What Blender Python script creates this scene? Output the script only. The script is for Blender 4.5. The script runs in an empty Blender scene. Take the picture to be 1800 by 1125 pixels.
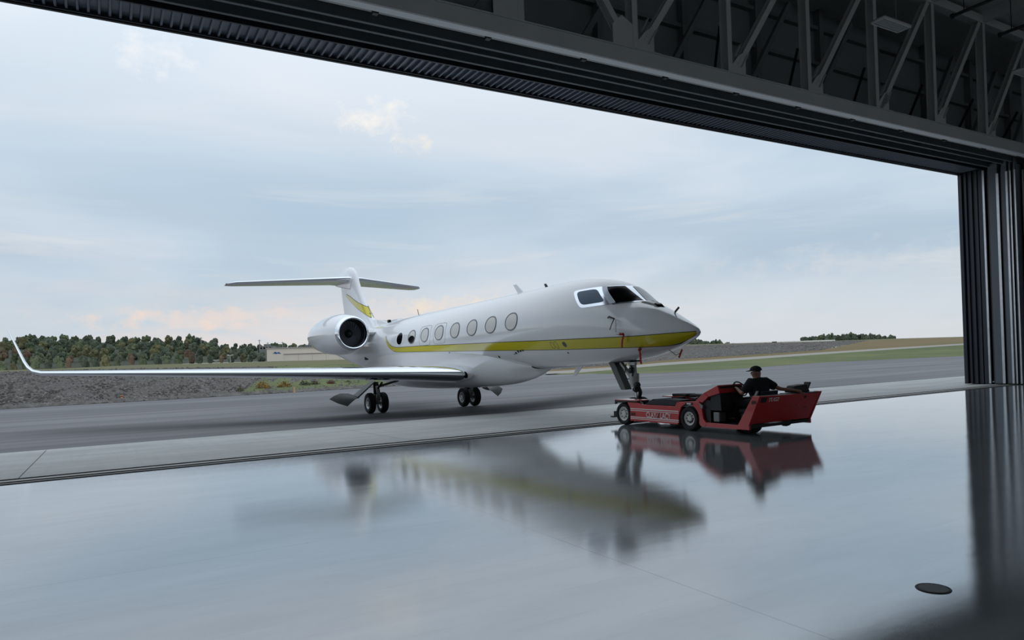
import bpy, bmesh, math, random
from mathutils import Vector, Matrix
random.seed(7)
sc = bpy.context.scene
col = sc.collection
PI = math.pi

# ------------------------------------------------------------------ camera
CAM_H = 1.785
ROLL = 0.0365
cam_d = bpy.data.cameras.new('camera')
cam_d.sensor_width = 36.0
cam_d.lens = 1235.0 / 1800.0 * 36.0
cam_d.shift_y = (632.0 - 562.5) / 1800.0
cam_d.clip_end = 4000
cam = bpy.data.objects.new('camera', cam_d)
col.objects.link(cam)
cam.matrix_world = (Matrix.Translation((0, 0, CAM_H)) @ Matrix.Rotation(ROLL, 4, 'Y') @ Matrix.Rotation(PI / 2, 4, 'X'))
sc.camera = cam

# ------------------------------------------------------------------ node helpers
def s2l(c):
    return tuple(((v / 255.0) / 12.92 if v / 255.0 <= 0.04045 else ((v / 255.0 + 0.055) / 1.055) ** 2.4) for v in c) + (1.0,)

class NT:
    def __init__(self, tree):
        self.t = tree; self.n = tree.nodes; self.l = tree.links
    def new(self, typ, **kw):
        nd = self.n.new(typ)
        for k, v in kw.items():
            setattr(nd, k, v)
        return nd
    def link(self, a, b):
        self.l.new(a, b)
    def val(self, sock, v):
        if hasattr(v, 'links') or isinstance(v, bpy.types.NodeSocket):
            self.l.new(v, sock)
        else:
            sock.default_value = v
    def math(self, op, a, b=0.0, clamp=False):
        m = self.new('ShaderNodeMath', operation=op); m.use_clamp = clamp
        self.val(m.inputs[0], a); self.val(m.inputs[1], b)
        return m.outputs[0]
    def mix(self, f, a, b, blend='MIX'):
        m = self.new('ShaderNodeMix', data_type='RGBA', blend_type=blend)
        self.val(m.inputs[0], f); self.val(m.inputs[6], a); self.val(m.inputs[7], b)
        return m.outputs[2]
    def ramp(self, f, stops, interp='LINEAR'):
        r = self.new('ShaderNodeValToRGB'); r.color_ramp.interpolation = interp
        e = r.color_ramp.elements
        while len(e) < len(stops):
            e.new(0.5)
        for i, (p, c) in enumerate(stops):
            e[i].position = p; e[i].color = c
        self.val(r.inputs[0], f)
        return r.outputs[0]
    def noise(self, vec, scale, detail=4, rough=0.55, dist=0.0):
        nd = self.new('ShaderNodeTexNoise')
        if vec is not None: self.l.new(vec, nd.inputs['Vector'])
        nd.inputs['Scale'].default_value = scale; nd.inputs['Detail'].default_value = detail
        nd.inputs['Roughness'].default_value = rough; nd.inputs['Distortion'].default_value = dist
        return nd.outputs[0]
    def mapping(self, vec, scale=(1, 1, 1), rot=(0, 0, 0), loc=(0, 0, 0)):
        m = self.new('ShaderNodeMapping')
        self.l.new(vec, m.inputs[0])
        m.inputs['Location'].default_value = loc; m.inputs['Rotation'].default_value = rot; m.inputs['Scale'].default_value = scale
        return m.outputs[0]

# ------------------------------------------------------------------ sky
world = bpy.data.worlds.new('evening_sky')
sc.world = world
world.use_nodes = True
w = NT(world.node_tree); w.n.clear()
tc = w.new('ShaderNodeTexCoord')
sep = w.new('ShaderNodeSeparateXYZ'); w.link(tc.outputs['Generated'], sep.inputs[0])
az = w.math('ARCTAN2', sep.outputs[0], sep.outputs[1])
el = w.math('ARCSINE', sep.outputs[2])
base = w.ramp(w.math('DIVIDE', w.math('MAXIMUM', el, 0.0), 1.5708),
              [(0.0, s2l((204, 211, 217))), (0.04, s2l((200, 212, 221))), (0.09, s2l((186, 206, 222))), (0.16, s2l((188, 209, 227))),
               (0.23, s2l((212, 225, 237))), (0.34, s2l((220, 232, 243))), (1.0, s2l((214, 228, 244)))])
cv = w.new('ShaderNodeCombineXYZ'); w.link(az, cv.inputs[0]); w.link(el, cv.inputs[1])
# long soft streaks of thin cloud
n1 = w.noise(w.mapping(cv.outputs[0], (1.1, 3.6, 1), (0, 0, 0.10), (2.3, 0.4, 0)), 1.5, 6, 0.5, 0.5)
m1 = w.ramp(n1, [(0.36, (0, 0, 0, 1)), (0.74, (1, 1, 1, 1))], 'EASE')
c1 = w.mix(w.math('MULTIPLY', m1, 0.62), base, s2l((232, 236, 243)))
# slightly darker blue-grey sheets low in the sky
n2 = w.noise(w.mapping(cv.outputs[0], (1.0, 6.0, 1), (0, 0, 0.06), (7.1, 1.4, 0)), 1.4, 6, 0.5, 0.4)
m2 = w.math('MULTIPLY', w.ramp(n2, [(0.38, (0, 0, 0, 1)), (0.74, (1, 1, 1, 1))], 'EASE'),
            w.ramp(el, [(0.0, (0.2, 0.2, 0.2, 1)), (0.14, (1, 1, 1, 1)), (0.36, (0, 0, 0, 1))]))
c2 = w.mix(w.math('MULTIPLY', m2, 0.7), c1, s2l((170, 192, 212)))
n4 = w.noise(w.mapping(cv.outputs[0], (1.6, 15.0, 1), (0, 0, -0.16), (4.4, 0.9, 0)), 1.5, 7, 0.6, 0.5)
m4 = w.math('MULTIPLY', w.ramp(n4, [(0.52, (0, 0, 0, 1)), (0.72, (1, 1, 1, 1))], 'EASE'),
            w.ramp(el, [(0.0, (0.4, 0.4, 0.4, 1)), (0.10, (1, 1, 1, 1)), (0.20, (0.6, 0.6, 0.6, 1)), (0.34, (0, 0, 0, 1))]))
c2 = w.mix(w.math('MULTIPLY', m4, 0.6), c2, s2l((228, 229, 229)))
# warm peach bank near the horizon
n3 = w.noise(w.mapping(cv.outputs[0], (2.2, 9.0, 1), (0, 0, 0.0), (0.6, 3.2, 0)), 1.8, 6, 0.6, 0.8)
m3 = w.math('MULTIPLY', w.ramp(n3, [(0.36, (0, 0, 0, 1)), (0.62, (1, 1, 1, 1))], 'EASE'),
            w.ramp(el, [(0.0, (0.75, 0.75, 0.75, 1)), (0.04, (1, 1, 1, 1)), (0.11, (0.25, 0.25, 0.25, 1)), (0.18, (0, 0, 0, 1))]))
west = w.ramp(az, [(0.0, (1, 1, 1, 1)), (0.30, (0.2, 0.2, 0.2, 1))])
c3 = w.mix(w.math('MULTIPLY', w.math('MULTIPLY', m3, west), 0.7), c2, s2l((234, 220, 214)))
# a few sunlit cumulus heads
edge = w.noise(w.mapping(cv.outputs[0], (1, 1.3, 1)), 34.0, 6, 0.62)
cur = c3
for (a0, e0, sa, se, k, colr) in ((-0.180, 0.333, 0.080, 0.036, 0.9, (246, 243, 238)), (-0.455, 0.385, 0.075, 0.035, 0.8, (240, 240, 243)),
                                  (-0.13, 0.300, 0.035, 0.020, 0.8, (247, 240, 228)),
                                  (-0.43, 0.068, 0.20, 0.020, 0.8, (244, 220, 206)), (-0.10, 0.082, 0.13, 0.020, 0.8, (246, 228, 208)),
                                  (0.42, 0.115, 0.30, 0.026, 0.4, (220, 221, 224))):
    dx = w.math('DIVIDE', w.math('SUBTRACT', az, a0), sa)
    dy = w.math('DIVIDE', w.math('SUBTRACT', el, e0), se)
    r2 = w.math('ADD', w.math('MULTIPLY', dx, dx), w.math('MULTIPLY', dy, dy))
    f = w.math('SUBTRACT', w.math('SUBTRACT', 1.0, r2), w.math('MULTIPLY', w.math('SUBTRACT', 0.62, edge), 4.2))
    f = w.math('MULTIPLY', w.math('MULTIPLY', f, 0.8, True), k, True)
    cur = w.mix(f, cur, s2l(colr))
# overcast skies grow brighter towards the zenith (smooth all round)
zen = w.math('ADD', 1.0, w.math('MULTIPLY', 0.85, w.math('SMOOTH_MAX' if False else 'MAXIMUM', w.math('SUBTRACT', sep.outputs[2], 0.30), 0.0)))
bg = w.new('ShaderNodeBackground'); w.link(cur, bg.inputs[0]); w.link(zen, bg.inputs[1])
wo = w.new('ShaderNodeOutputWorld'); w.link(bg.outputs[0], wo.inputs[0])

vs = sc.view_settings
sc.display_settings.display_device = 'sRGB'
vs.view_transform = 'Standard'; vs.look = 'None'; vs.exposure = 0.0; vs.gamma = 1.0; vs.use_curve_mapping = False

# ------------------------------------------------------------------ materials
MATS = {}
def mat(name, c, rough=0.5, metal=0.0, spec=0.5, coat=0.0, noise=None, bump=None, emit=None, alpha=None, ior=None, trans=0.0, fn=None):
    """c sRGB 0-255; noise=(scale, amount, stretch, colour2); bump=(scale, strength, stretch)"""
    if name in MATS: return MATS[name]
    m = bpy.data.materials.new(name); m.use_nodes = True
    t = NT(m.node_tree); p = t.n['Principled BSDF']
    p.inputs['Base Color'].default_value = s2l(c)
    p.inputs['Roughness'].default_value = rough; p.inputs['Metallic'].default_value = metal
    p.inputs['Specular IOR Level'].default_value = spec
    if ior: p.inputs['IOR'].default_value = ior
    if coat: p.inputs['Coat Weight'].default_value = coat; p.inputs['Coat Roughness'].default_value = 0.04
    if trans: p.inputs['Transmission Weight'].default_value = trans
    if emit: p.inputs['Emission Color'].default_value = s2l(emit[0]); p.inputs['Emission Strength'].default_value = emit[1]
    if noise or bump or fn:
        co = t.new('ShaderNodeTexCoord').outputs['Object']
        if noise:
            sc_, am, st, c2 = noise
            nz = t.noise(t.mapping(co, st), sc_, 5, 0.6)
            f = t.ramp(nz, [(0.35, (0, 0, 0, 1)), (0.68, (1, 1, 1, 1))])
            t.link(t.mix(t.math('MULTIPLY', f, am), s2l(c), s2l(c2)), p.inputs['Base Color'])
        if bump:
            sc_, stg, st = bump
            nz = t.noise(t.mapping(co, st), sc_, 4, 0.6)
            b = t.new('ShaderNodeBump'); b.inputs['Strength'].default_value = stg; b.inputs['Distance'].default_value = 0.05
            t.link(nz, b.inputs['Height']); t.link(b.outputs[0], p.inputs['Normal'])
        if fn: fn(t, p, co)
    MATS[name] = m
    return m

def floor_nodes(t, p, co):
    # glossy sealed concrete: fine orange-peel relief, faint trowel streaks and two saw-cut joints
    big = t.noise(t.mapping(co, (0.5, 1.6, 1)), 1.1, 6, 0.62, 0.3)
    streak = t.noise(t.mapping(co, (0.35, 5.0, 1), (0, 0, 0.12)), 2.0, 6, 0.65)
    colr = t.mix(t.ramp(big, [(0.35, (0, 0, 0, 1)), (0.7, (1, 1, 1, 1))]), s2l((186, 191, 195)), s2l((200, 204, 207)))
    colr = t.mix(t.math('MULTIPLY', t.ramp(streak, [(0.55, (0, 0, 0, 1)), (0.75, (1, 1, 1, 1))]), 0.4), colr, s2l((166, 172, 176)))
    sp = t.new('ShaderNodeSeparateXYZ'); t.link(co, sp.inputs[0])
    jm = None
    for u0 in (3.8, 11.4, -3.8):
        d = t.math('ABSOLUTE', t.math('SUBTRACT', sp.outputs[0], u0))
        j = t.math('LESS_THAN', d, 0.006)
        jm = j if jm is None else t.math('MAXIMUM', jm, j)
    for v0 in (-7.2,):
        d = t.math('ABSOLUTE', t.math('SUBTRACT', sp.outputs[1], v0))
        jm = t.math('MAXIMUM', jm, t.math('LESS_THAN', d, 0.004))
    colr = t.mix(t.math('MULTIPLY', jm, 0.35), colr, s2l((110, 114, 118)))
    t.link(colr, p.inputs['Base Color'])
    t.link(t.math('ADD', t.math('MULTIPLY', big, 0.05), 0.012), p.inputs['Roughness'])
    grain = t.noise(co, 150.0, 2, 0.5)
    wave = t.noise(t.mapping(co, (0.6, 1.5, 1)), 1.3, 3, 0.5)
    hgt = t.math('ADD', t.math('MULTIPLY', grain, 0.0003), t.math('MULTIPLY', wave, 0.0022))
    hgt = t.math('SUBTRACT', hgt, t.math('MULTIPLY', jm, 0.003))
    b = t.new('ShaderNodeBump'); b.inputs['Strength'].default_value = 0.55; b.inputs['Distance'].default_value = 1.0
    t.link(hgt, b.inputs['Height']); t.link(b.outputs[0], p.inputs['Normal'])

def asphalt_nodes(t, p, co):
    st = t.noise(t.mapping(co, (0.05, 0.9, 1)), 1.0, 7, 0.65, 0.15)
    st2 = t.noise(t.mapping(co, (0.012, 0.22, 1), (0, 0, 0.02)), 1.0, 5, 0.6)
    fine = t.noise(co, 6.0, 5, 0.7)
    c = t.mix(t.ramp(st, [(0.35, (0, 0, 0, 1)), (0.65, (1, 1, 1, 1))]), s2l((88, 88, 91)), s2l((122, 121, 122)))
    c = t.mix(t.math('MULTIPLY', t.ramp(st2, [(0.42, (0, 0, 0, 1)), (0.62, (1, 1, 1, 1))]), 0.6), c, s2l((78, 78, 82)))
    c = t.mix(t.math('MULTIPLY', fine, 0.2), c, s2l((76, 77, 80)))
    t.link(c, p.inputs['Base Color'])

def concrete_nodes(t, p, co):
    a = t.noise(t.mapping(co, (0.3, 1.0, 1)), 0.9, 6, 0.6)
    b_ = t.noise(t.mapping(co, (6.0, 0.25, 1)), 1.0, 5, 0.6)
    c = t.mix(t.ramp(a, [(0.35, (0, 0, 0, 1)), (0.7, (1, 1, 1, 1))]), s2l((160, 162, 160)), s2l((184, 185, 182)))
    c = t.mix(t.math('MULTIPLY', t.ramp(b_, [(0.45, (0, 0, 0, 1)), (0.7, (1, 1, 1, 1))]), 0.35), c, s2l((156, 157, 157)))
    t.link(c, p.inputs['Base Color'])

def gravel_nodes(t, p, co):
    v = t.new('ShaderNodeTexVoronoi'); t.link(co, v.inputs['Vector']); v.inputs['Scale'].default_value = 6.5
    a = t.noise(co, 0.25, 5, 0.6)
    sepc = t.new('ShaderNodeSeparateColor'); t.link(v.outputs['Color'], sepc.inputs[0])
    c = t.ramp(sepc.outputs[0], [(0.0, s2l((56, 53, 51))), (0.6, s2l((84, 79, 75))), (0.95, s2l((108, 102, 97))), (1.0, s2l((180, 175, 168)))])
    c = t.mix(t.math('MULTIPLY', t.ramp(a, [(0.4, (0, 0, 0, 1)), (0.7, (1, 1, 1, 1))]), 0.4), c, s2l((92, 86, 76)))
    t.link(c, p.inputs['Base Color'])
    b = t.new('ShaderNodeBump'); b.inputs['Strength'].default_value = 0.8; b.inputs['Distance'].default_value = 0.15
    t.link(v.outputs['Distance'], b.inputs['Height']); t.link(b.outputs[0], p.inputs['Normal'])

def grass_nodes_of(g1, g2, g3, sc_):
    def fn(t, p, co):
        a = t.noise(t.mapping(co, (0.5, 1.2, 1)), sc_, 6, 0.65)
        b_ = t.noise(co, 3.0, 5, 0.7)
        c = t.mix(t.ramp(a, [(0.35, (0, 0, 0, 1)), (0.65, (1, 1, 1, 1))]), s2l(g1), s2l(g2))
        c = t.mix(t.math('MULTIPLY', t.ramp(b_, [(0.5, (0, 0, 0, 1)), (0.75, (1, 1, 1, 1))]), 0.5), c, s2l(g3))
        t.link(c, p.inputs['Base Color'])
    return fn

def canopy_nodes_of(g1, g2):
    def fn(t, p, co):
        a = t.noise(co, 1.3, 5, 0.7)
        oi = t.new('ShaderNodeObjectInfo')
        c = t.mix(t.ramp(a, [(0.35, (0, 0, 0, 1)), (0.68, (1, 1, 1, 1))]), s2l(g1), s2l(g2))
        hs = t.new('ShaderNodeHueSaturation')
        t.link(c, hs.inputs['Color']); t.link(t.math('ADD', t.math('MULTIPLY', oi.outputs['Random'], 0.5), 0.75), hs.inputs['Value'])
        t.link(hs.outputs[0], p.inputs['Base Color'])
    return fn

M = dict(
    floor=mat('sealed_floor', (120, 125, 130), 0.08, metal=0.58, spec=0.6, fn=floor_nodes),
    asphalt=mat('asphalt', (105, 106, 110), 0.75, fn=asphalt_nodes),
    concrete=mat('apron_concrete', (162, 165, 166), 0.7, fn=concrete_nodes),
    track_concrete=mat('track_concrete', (170, 170, 166), 0.6, noise=(3.0, 0.6, (0.2, 2, 1), (140, 140, 136))),
    rail=mat('track_steel', (42, 43, 45), 0.5, 0.6, noise=(5, 0.5, (0.2, 2, 1), (70, 66, 62))),
    steel=mat('truss_paint', (176, 179, 177), 0.55, noise=(1.2, 0.5, (1, 1, 1), (160, 164, 163))),
    steel_dark=mat('secondary_steel', (112, 118, 120), 0.6, noise=(1.5, 0.5, (1, 1, 1), (96, 103, 105))),
    flange=mat('flange_lit', (238, 241, 244), 0.5, noise=(2.0, 0.4, (0.3, 3, 1), (226, 230, 234))),  # paler than the truss paint, light on the underside put into colour
    black_steel=mat('black_steel', (34, 36, 40), 0.5),
    soffit=mat('siding_lit', (104, 112, 126), 0.4, 0.2, noise=(0.8, 0.4, (1, 1, 1), (88, 96, 110))),  # lighter copy of the siding, light on the soffit put into colour
    siding=mat('dark_siding', (44, 49, 58), 0.45, 0.2, noise=(0.8, 0.4, (1, 1, 1), (36, 40, 48))),
    siding_in=mat('inside_siding', (118, 126, 128), 0.6, noise=(0.7, 0.5, (1, 1, 1), (104, 112, 114))),
    ceiling=mat('roof_deck', (168, 170, 168), 0.7, noise=(0.5, 0.5, (1, 1, 1), (150, 152, 151))),
    wallin=mat('inner_wall', (214, 216, 216), 0.7, noise=(0.5, 0.4, (1, 1, 1), (202, 204, 206))),
    galv=mat('galvanised_edge', (205, 208, 212), 0.35, 0.85, noise=(4, 0.5, (1, 1, 0.6), (160, 164, 170))),
    door=mat('door_panel_paint', (92, 98, 106), 0.5, noise=(1.5, 0.3, (1, 1, 0.3), (80, 86, 94))),
    lamp_white=mat('fixture_white', (190, 192, 192), 0.4),
    lamp_grey=mat('fixture_grey', (120, 124, 126), 0.4),
    gravel=mat('gravel_bank', (110, 106, 102), 0.9, fn=gravel_nodes),
    stone=mat('edge_stone', (122, 118, 113), 0.85, noise=(1.5, 0.8, (1, 1, 1), (78, 75, 73))),
    stone_dark=mat('bank_stone', (88, 83, 79), 0.9, noise=(0.8, 0.8, (1, 1, 1), (62, 58, 56))),
    grass=mat('mown_grass', (92, 108, 60), 0.9, fn=grass_nodes_of((66, 80, 34), (98, 104, 54), (54, 66, 28), 0.12)),
    grass_dry=mat('dry_grass', (140, 122, 78), 0.9, fn=grass_nodes_of((112, 90, 52), (96, 88, 46), (130, 108, 70), 0.10)),
    grass_field=mat('field_grass', (118, 116, 66), 0.9, fn=grass_nodes_of((80, 84, 42), (104, 98, 54), (64, 70, 34), 0.08)),
    gravel_path=mat('pale_path', (150, 144, 135), 0.9, noise=(0.8, 0.5, (1, 1, 1), (130, 125, 118))),
    forest_floor=mat('forest_floor', (58, 64, 46), 0.95, noise=(0.3, 0.7, (1, 1, 1), (44, 52, 38))),
    leaf_a=mat('canopy_dark_green', (66, 84, 62), 0.9, fn=canopy_nodes_of((56, 66, 54), (88, 98, 76))),  # canopy tones greyed, distance haze put into the colour
    leaf_b=mat('canopy_green', (78, 96, 62), 0.9, fn=canopy_nodes_of((64, 76, 56), (102, 110, 78))),
    leaf_c=mat('canopy_olive', (100, 100, 62), 0.9, fn=canopy_nodes_of((80, 82, 56), (116, 110, 72))),
    leaf_d=mat('canopy_russet', (112, 88, 66), 0.9, fn=canopy_nodes_of((84, 70, 56), (118, 98, 74))),
    leaf_y=mat('shrub_gold', (168, 134, 66), 0.9, fn=canopy_nodes_of((140, 108, 52), (190, 156, 84))),
    leaf_r=mat('shrub_red', (110, 62, 54), 0.9, fn=canopy_nodes_of((84, 46, 42), (136, 84, 66))),
    bark=mat('bark', (74, 62, 52), 0.9, noise=(4, 0.6, (1, 1, 0.3), (56, 46, 40))),
    white_paint=mat('aircraft_white', (236, 237, 239), 0.16, spec=0.5, coat=0.6),
    yellow=mat('stripe_yellow', (208, 194, 30), 0.18, coat=0.6),
    stripe_edge=mat('stripe_outline', (70, 74, 66), 0.25),
    chrome=mat('polished_aluminium', (236, 240, 245), 0.07, 1.0),
    silver=mat('window_surround_metal', (232, 238, 246), 0.18, 0.85),
    post_sheen=mat('corner_post_sheen', (222, 230, 240), 0.3, 0.1),  # pale colour stands in for a bright reflection on the metal post
    glass_dark=mat('dark_glass', (7, 8, 10), 0.15, spec=0.06),
    glass_blue=mat('cockpit_side_glass', (54, 82, 108), 0.08, spec=0.3),
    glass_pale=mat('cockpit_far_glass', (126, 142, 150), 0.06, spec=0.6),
    shade=mat('cabin_window_shade', (204, 199, 192), 0.12, spec=0.6, coat=0.8),  # recess shade put into the colour, darker and warmer than the skin
    rubber=mat('tyre_rubber', (24, 24, 25), 0.8, noise=(8, 0.4, (1, 1, 1), (36, 36, 37))),
    rim=mat('wheel_rim', (176, 178, 178), 0.35, 0.6),
    rim_white=mat('tug_rim_white', (214, 212, 206), 0.5),
    gear_metal=mat('gear_strut', (182, 184, 180), 0.4, 0.3, noise=(6, 0.6, (1, 1, 1), (120, 122, 120))),
    gear_dark=mat('gear_dark', (40, 42, 44), 0.5, 0.4),
    gear_chrome=mat('strut_chrome', (210, 212, 214), 0.12, 1.0),
    gear_door=mat('gear_door_inner', (92, 95, 93), 0.5),
    fan=mat('fan_blade', (120, 124, 132), 0.45, 0.3),
    inlet_black=mat('inlet_dark', (20, 21, 25), 0.5),
    seam=mat('panel_seam', (120, 124, 128), 0.5),
    ribbon=mat('red_ribbon', (150, 26, 24), 0.8),
    tug_red=mat('tug_red', (196, 42, 44), 0.3, coat=0.4, noise=(3, 0.25, (1, 1, 1), (172, 34, 38))),
    tug_black=mat('tug_black', (26, 27, 30), 0.6),
    tug_mat=mat('tug_deck_rubber', (40, 44, 50), 0.7, noise=(10, 0.4, (1, 1, 1), (30, 33, 38))),
    tug_white=mat('tug_marking_white', (226, 224, 220), 0.5),
    tug_grey=mat('tug_grey_metal', (116, 118, 118), 0.4, 0.5),
    skin=mat('skin', (150, 106, 86), 0.55),
    shirt=mat('navy_shirt', (18, 20, 28), 0.9),
    trousers=mat('dark_trousers', (20, 21, 26), 0.9),
    cap=mat('black_cap', (16, 17, 21), 0.85),
    hair=mat('dark_hair', (38, 30, 26), 0.8),
    bld_cream=mat('hangar_cream', (226, 214, 196), 0.7, noise=(0.4, 0.3, (1, 1, 0.2), (214, 202, 184))),
    bld_shade=mat('hangar_cream_shaded', (206, 192, 174), 0.7),  # darker copy of the cream, shade of the door opening in the colour
    bld_roof=mat('hangar_roof', (176, 172, 166), 0.6),
    bld_grey=mat('far_block_grey', (128, 128, 126), 0.8, noise=(0.2, 0.4, (1, 1, 1), (112, 112, 112))),
    bld_white=mat('far_white', (236, 234, 228), 0.6),
    logo_blue=mat('logo_blue', (52, 92, 158), 0.6),
    pole=mat('pole_grey', (150, 150, 148), 0.6),
    orange=mat('marker_orange', (226, 168, 118), 0.7),
    line_white=mat('pavement_white', (214, 214, 212), 0.7),
)

# ------------------------------------------------------------------ mesh helpers
class MB:
    def __init__(self):
        self.v = []; self.f = []
    def add(self, vs, fs):
        o = len(self.v); self.v += [tuple(p) for p in vs]; self.f += [tuple(i + o for i in q) for q in fs]
        return self
    def box(self, a, b):
        x0, y0, z0 = a; x1, y1, z1 = b
        return self.add([(x0, y0, z0), (x1, y0, z0), (x1, y1, z0), (x0, y1, z0), (x0, y0, z1), (x1, y0, z1), (x1, y1, z1), (x0, y1, z1)],
                        [(0, 3, 2, 1), (4, 5, 6, 7), (0, 1, 5, 4), (1, 2, 6, 5), (2, 3, 7, 6), (3, 0, 4, 7)])
    def hexa(self, p):   # 8 points, bottom loop then top loop
        return self.add(p, [(0, 3, 2, 1), (4, 5, 6, 7), (0, 1, 5, 4), (1, 2, 6, 5), (2, 3, 7, 6), (3, 0, 4, 7)])
    def bar(self, p, q, w, h, up=(0, 0, 1)):
        p = Vector(p); q = Vector(q); d = (q - p).normalized(); u = Vector(up)
        s = d.cross(u)
        if s.length < 1e-4: s = d.cross(Vector((1, 0, 0)))
        s.normalize(); t = s.cross(d)
        s *= w / 2; t *= h / 2
        return self.hexa([p - s - t, p + s - t, q + s - t, q - s - t, p - s + t, p + s + t, q + s + t, q - s + t])
    def ibeam(self, p, q, w, h, tf=0.03, tw=0.02, up=(0, 0, 1)):
        p = Vector(p); q = Vector(q); d = (q - p).normalized(); u = Vector(up)
        s = d.cross(u).normalized(); t = s.cross(d)
        self.bar(p + t * (h / 2 - tf / 2), q + t * (h / 2 - tf / 2), w, tf, up)
        self.bar(p - t * (h / 2 - tf / 2), q - t * (h / 2 - tf / 2), w, tf, up)
        return self.bar(p, q, tw, h - 2 * tf, up)
    def prism(self, poly, y0, y1, axes=(0, 2, 1)):   # poly in (a,b); extruded along third axis
        def mk(a, b, c):
            r = [0, 0, 0]; r[axes[0]] = a; r[axes[1]] = b; r[axes[2]] = c; return tuple(r)
        n = len(poly)
        vs = [mk(a, b, y0) for a, b in poly] + [mk(a, b, y1) for a, b in poly]
        fs = [tuple(range(n)), tuple(range(2 * n - 1, n - 1, -1))]
        fs += [(i, i + n, (i + 1) % n + n, (i + 1) % n) for i in range(n)]
        return self.add(vs, fs)
    def tube(self, pts, rad, seg=10, cap=True):
        pts = [Vector(p) for p in pts]; n = len(pts)
        rads = rad if isinstance(rad, (list, tuple)) else [rad] * n
        vs = []; fs = []
        prev = None
        for i, p in enumerate(pts):
            d = (pts[min(i + 1, n - 1)] - pts[max(i - 1, 0)]).normalized()
            a = Vector((0, 0, 1)) if prev is None else prev
            s = d.cross(a)
            if s.length < 1e-3: s = d.cross(Vector((1, 0, 0)))
            s.normalize(); t = s.cross(d); prev = t
            for k in range(seg):
                an = 2 * PI * k / seg
                vs.append(p + (s * math.cos(an) + t * math.sin(an)) * rads[i])
        for i in range(n - 1):
            for k in range(seg):
                a = i * seg + k; b = i * seg + (k + 1) % seg
                fs.append((a, b, b + seg, a + seg))
        if cap:
            fs.append(tuple(range(seg - 1, -1, -1))); fs.append(tuple(range((n - 1) * seg, n * seg)))
        return self.add(vs, fs)
    def lathe(self, prof, o, axis, seg=24, closed=False):   # prof (r, along)
        o = Vector(o); ax = Vector(axis).normalized()
        s = ax.cross(Vector((0, 0, 1)))
        if s.length < 1e-3: s = ax.cross(Vector((1, 0, 0)))
        s.normalize(); t = s.cross(ax)
        n = len(prof); vs = []; fs = []
        for r, al in prof:
            for k in range(seg):
                an = 2 * PI * k / seg
                vs.append(o + ax * al + (s * math.cos(an) + t * math.sin(an)) * max(r, 1e-4))
        for i in range(n if closed else n - 1):
            for k in range(seg):
                a = i * seg + k; b = i * seg + (k + 1) % seg; j = ((i + 1) % n) * seg
                fs.append((a, b, j + (k + 1) % seg, j + k))
        return self.add(vs, fs)
    def grid(self, rows, wrap=False):
        n = len(rows); m = len(rows[0]); vs = [p for r in rows for p in r]; fs = []
        for i in range(n - 1):
            for k in range(m if wrap else m - 1):
                a = i * m + k; b = i * m + (k + 1) % m
                fs.append((a, b, b + m, a + m))
        return self.add(vs, fs)
    def mesh(self, name, smooth=False, fix=True):
        me = bpy.data.meshes.new(name)
        me.from_pydata(self.v, [], self.f)
        if fix:
            bm = bmesh.new(); bm.from_mesh(me)
            bmesh.ops.remove_doubles(bm, verts=bm.verts, dist=1e-5)
            bmesh.ops.recalc_face_normals(bm, faces=bm.faces)
            bm.to_mesh(me); bm.free()
        if smooth:
            for p in me.polygons: p.use_smooth = True
            try: me.set_sharp_from_angle(angle=math.radians(smooth if smooth is not True else 40))
            except Exception: pass
        me.update()
        return me
    def build(self, name, m, parent=None, smooth=False, bevel=0.0, fix=True):
        return obj(name, self.mesh(name, smooth, fix), m, parent, bevel)

def obj(name, me, m, parent=None, bevel=0.0):
    o = bpy.data.objects.new(name, me)
    if m is not None and not me.materials: me.materials.append(m if not isinstance(m, str) else M[m])
    col.objects.link(o)
    if parent is not None: o.parent = parent
    if bevel:
        b = o.modifiers.new('bevel', 'BEVEL'); b.width = bevel; b.segments = 2; b.limit_method = 'ANGLE'; b.angle_limit = math.radians(35)
    return o

def tag(o, label=None, cat=None, group=None, kind=None):
    if label: o['label'] = label
    if cat: o['category'] = cat
    if group: o['group'] = group
    if kind: o['kind'] = kind
    return o

def empty(name, mtx, label=None, cat=None, group=None, kind=None):
    o = bpy.data.objects.new(name, None); o.empty_display_size = 0.3
    col.objects.link(o); o.matrix_world = mtx
    return tag(o, label, cat, group, kind)

def share(name, me, parent, loc=None, rot=None):
    o = bpy.data.objects.new(name, me); col.objects.link(o); o.parent = parent
    if loc: o.location = loc
    if rot: o.rotation_euler = rot
    return o

# ------------------------------------------------------------------ hangar frame: u along the door, v outwards, z up
ANG = math.radians(30.06); WD = 14.442
HM = Matrix.Translation((-WD * math.sin(ANG), WD * math.cos(ANG), 0)) @ Matrix.Rotation(ANG, 4, 'Z')
def hstruct(name, mb, m, label=None, cat=None, smooth=False, bevel=0.0):
    o = mb.build(name, m, None, smooth, bevel); o.matrix_world = HM
    return tag(o, label, cat, None, 'structure')
def pt(x, y, d):
    """world point seen towards photo column x, row y, at distance d along the view axis"""
    du, dv = x - 900.0, y - 632.0
    cr, sr = math.cos(ROLL), math.sin(ROLL)
    return Vector(((du * cr - dv * sr) / 1235.0 * d, d, CAM_H - (du * sr + dv * cr) / 1235.0 * d))
def ground_z(v):
    return 0.0 if v <= 1.3 else (-0.30 * min((v - 1.3) / 14.0, 1.0))

UL, UR = -30.0, 32.6           # opening reaches from far left to the jamb
VB = -36.0                     # back wall
ZH = 9.15                      # underside of the header
ZT = 14.2                      # roof deck

# floor
hstruct('floor', MB().box((UL - 6, VB, -0.3), (48, 0.0, 0.0)), M['floor'], 'glossy pale grey sealed hangar floor mirroring the sky', 'floor')
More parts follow.
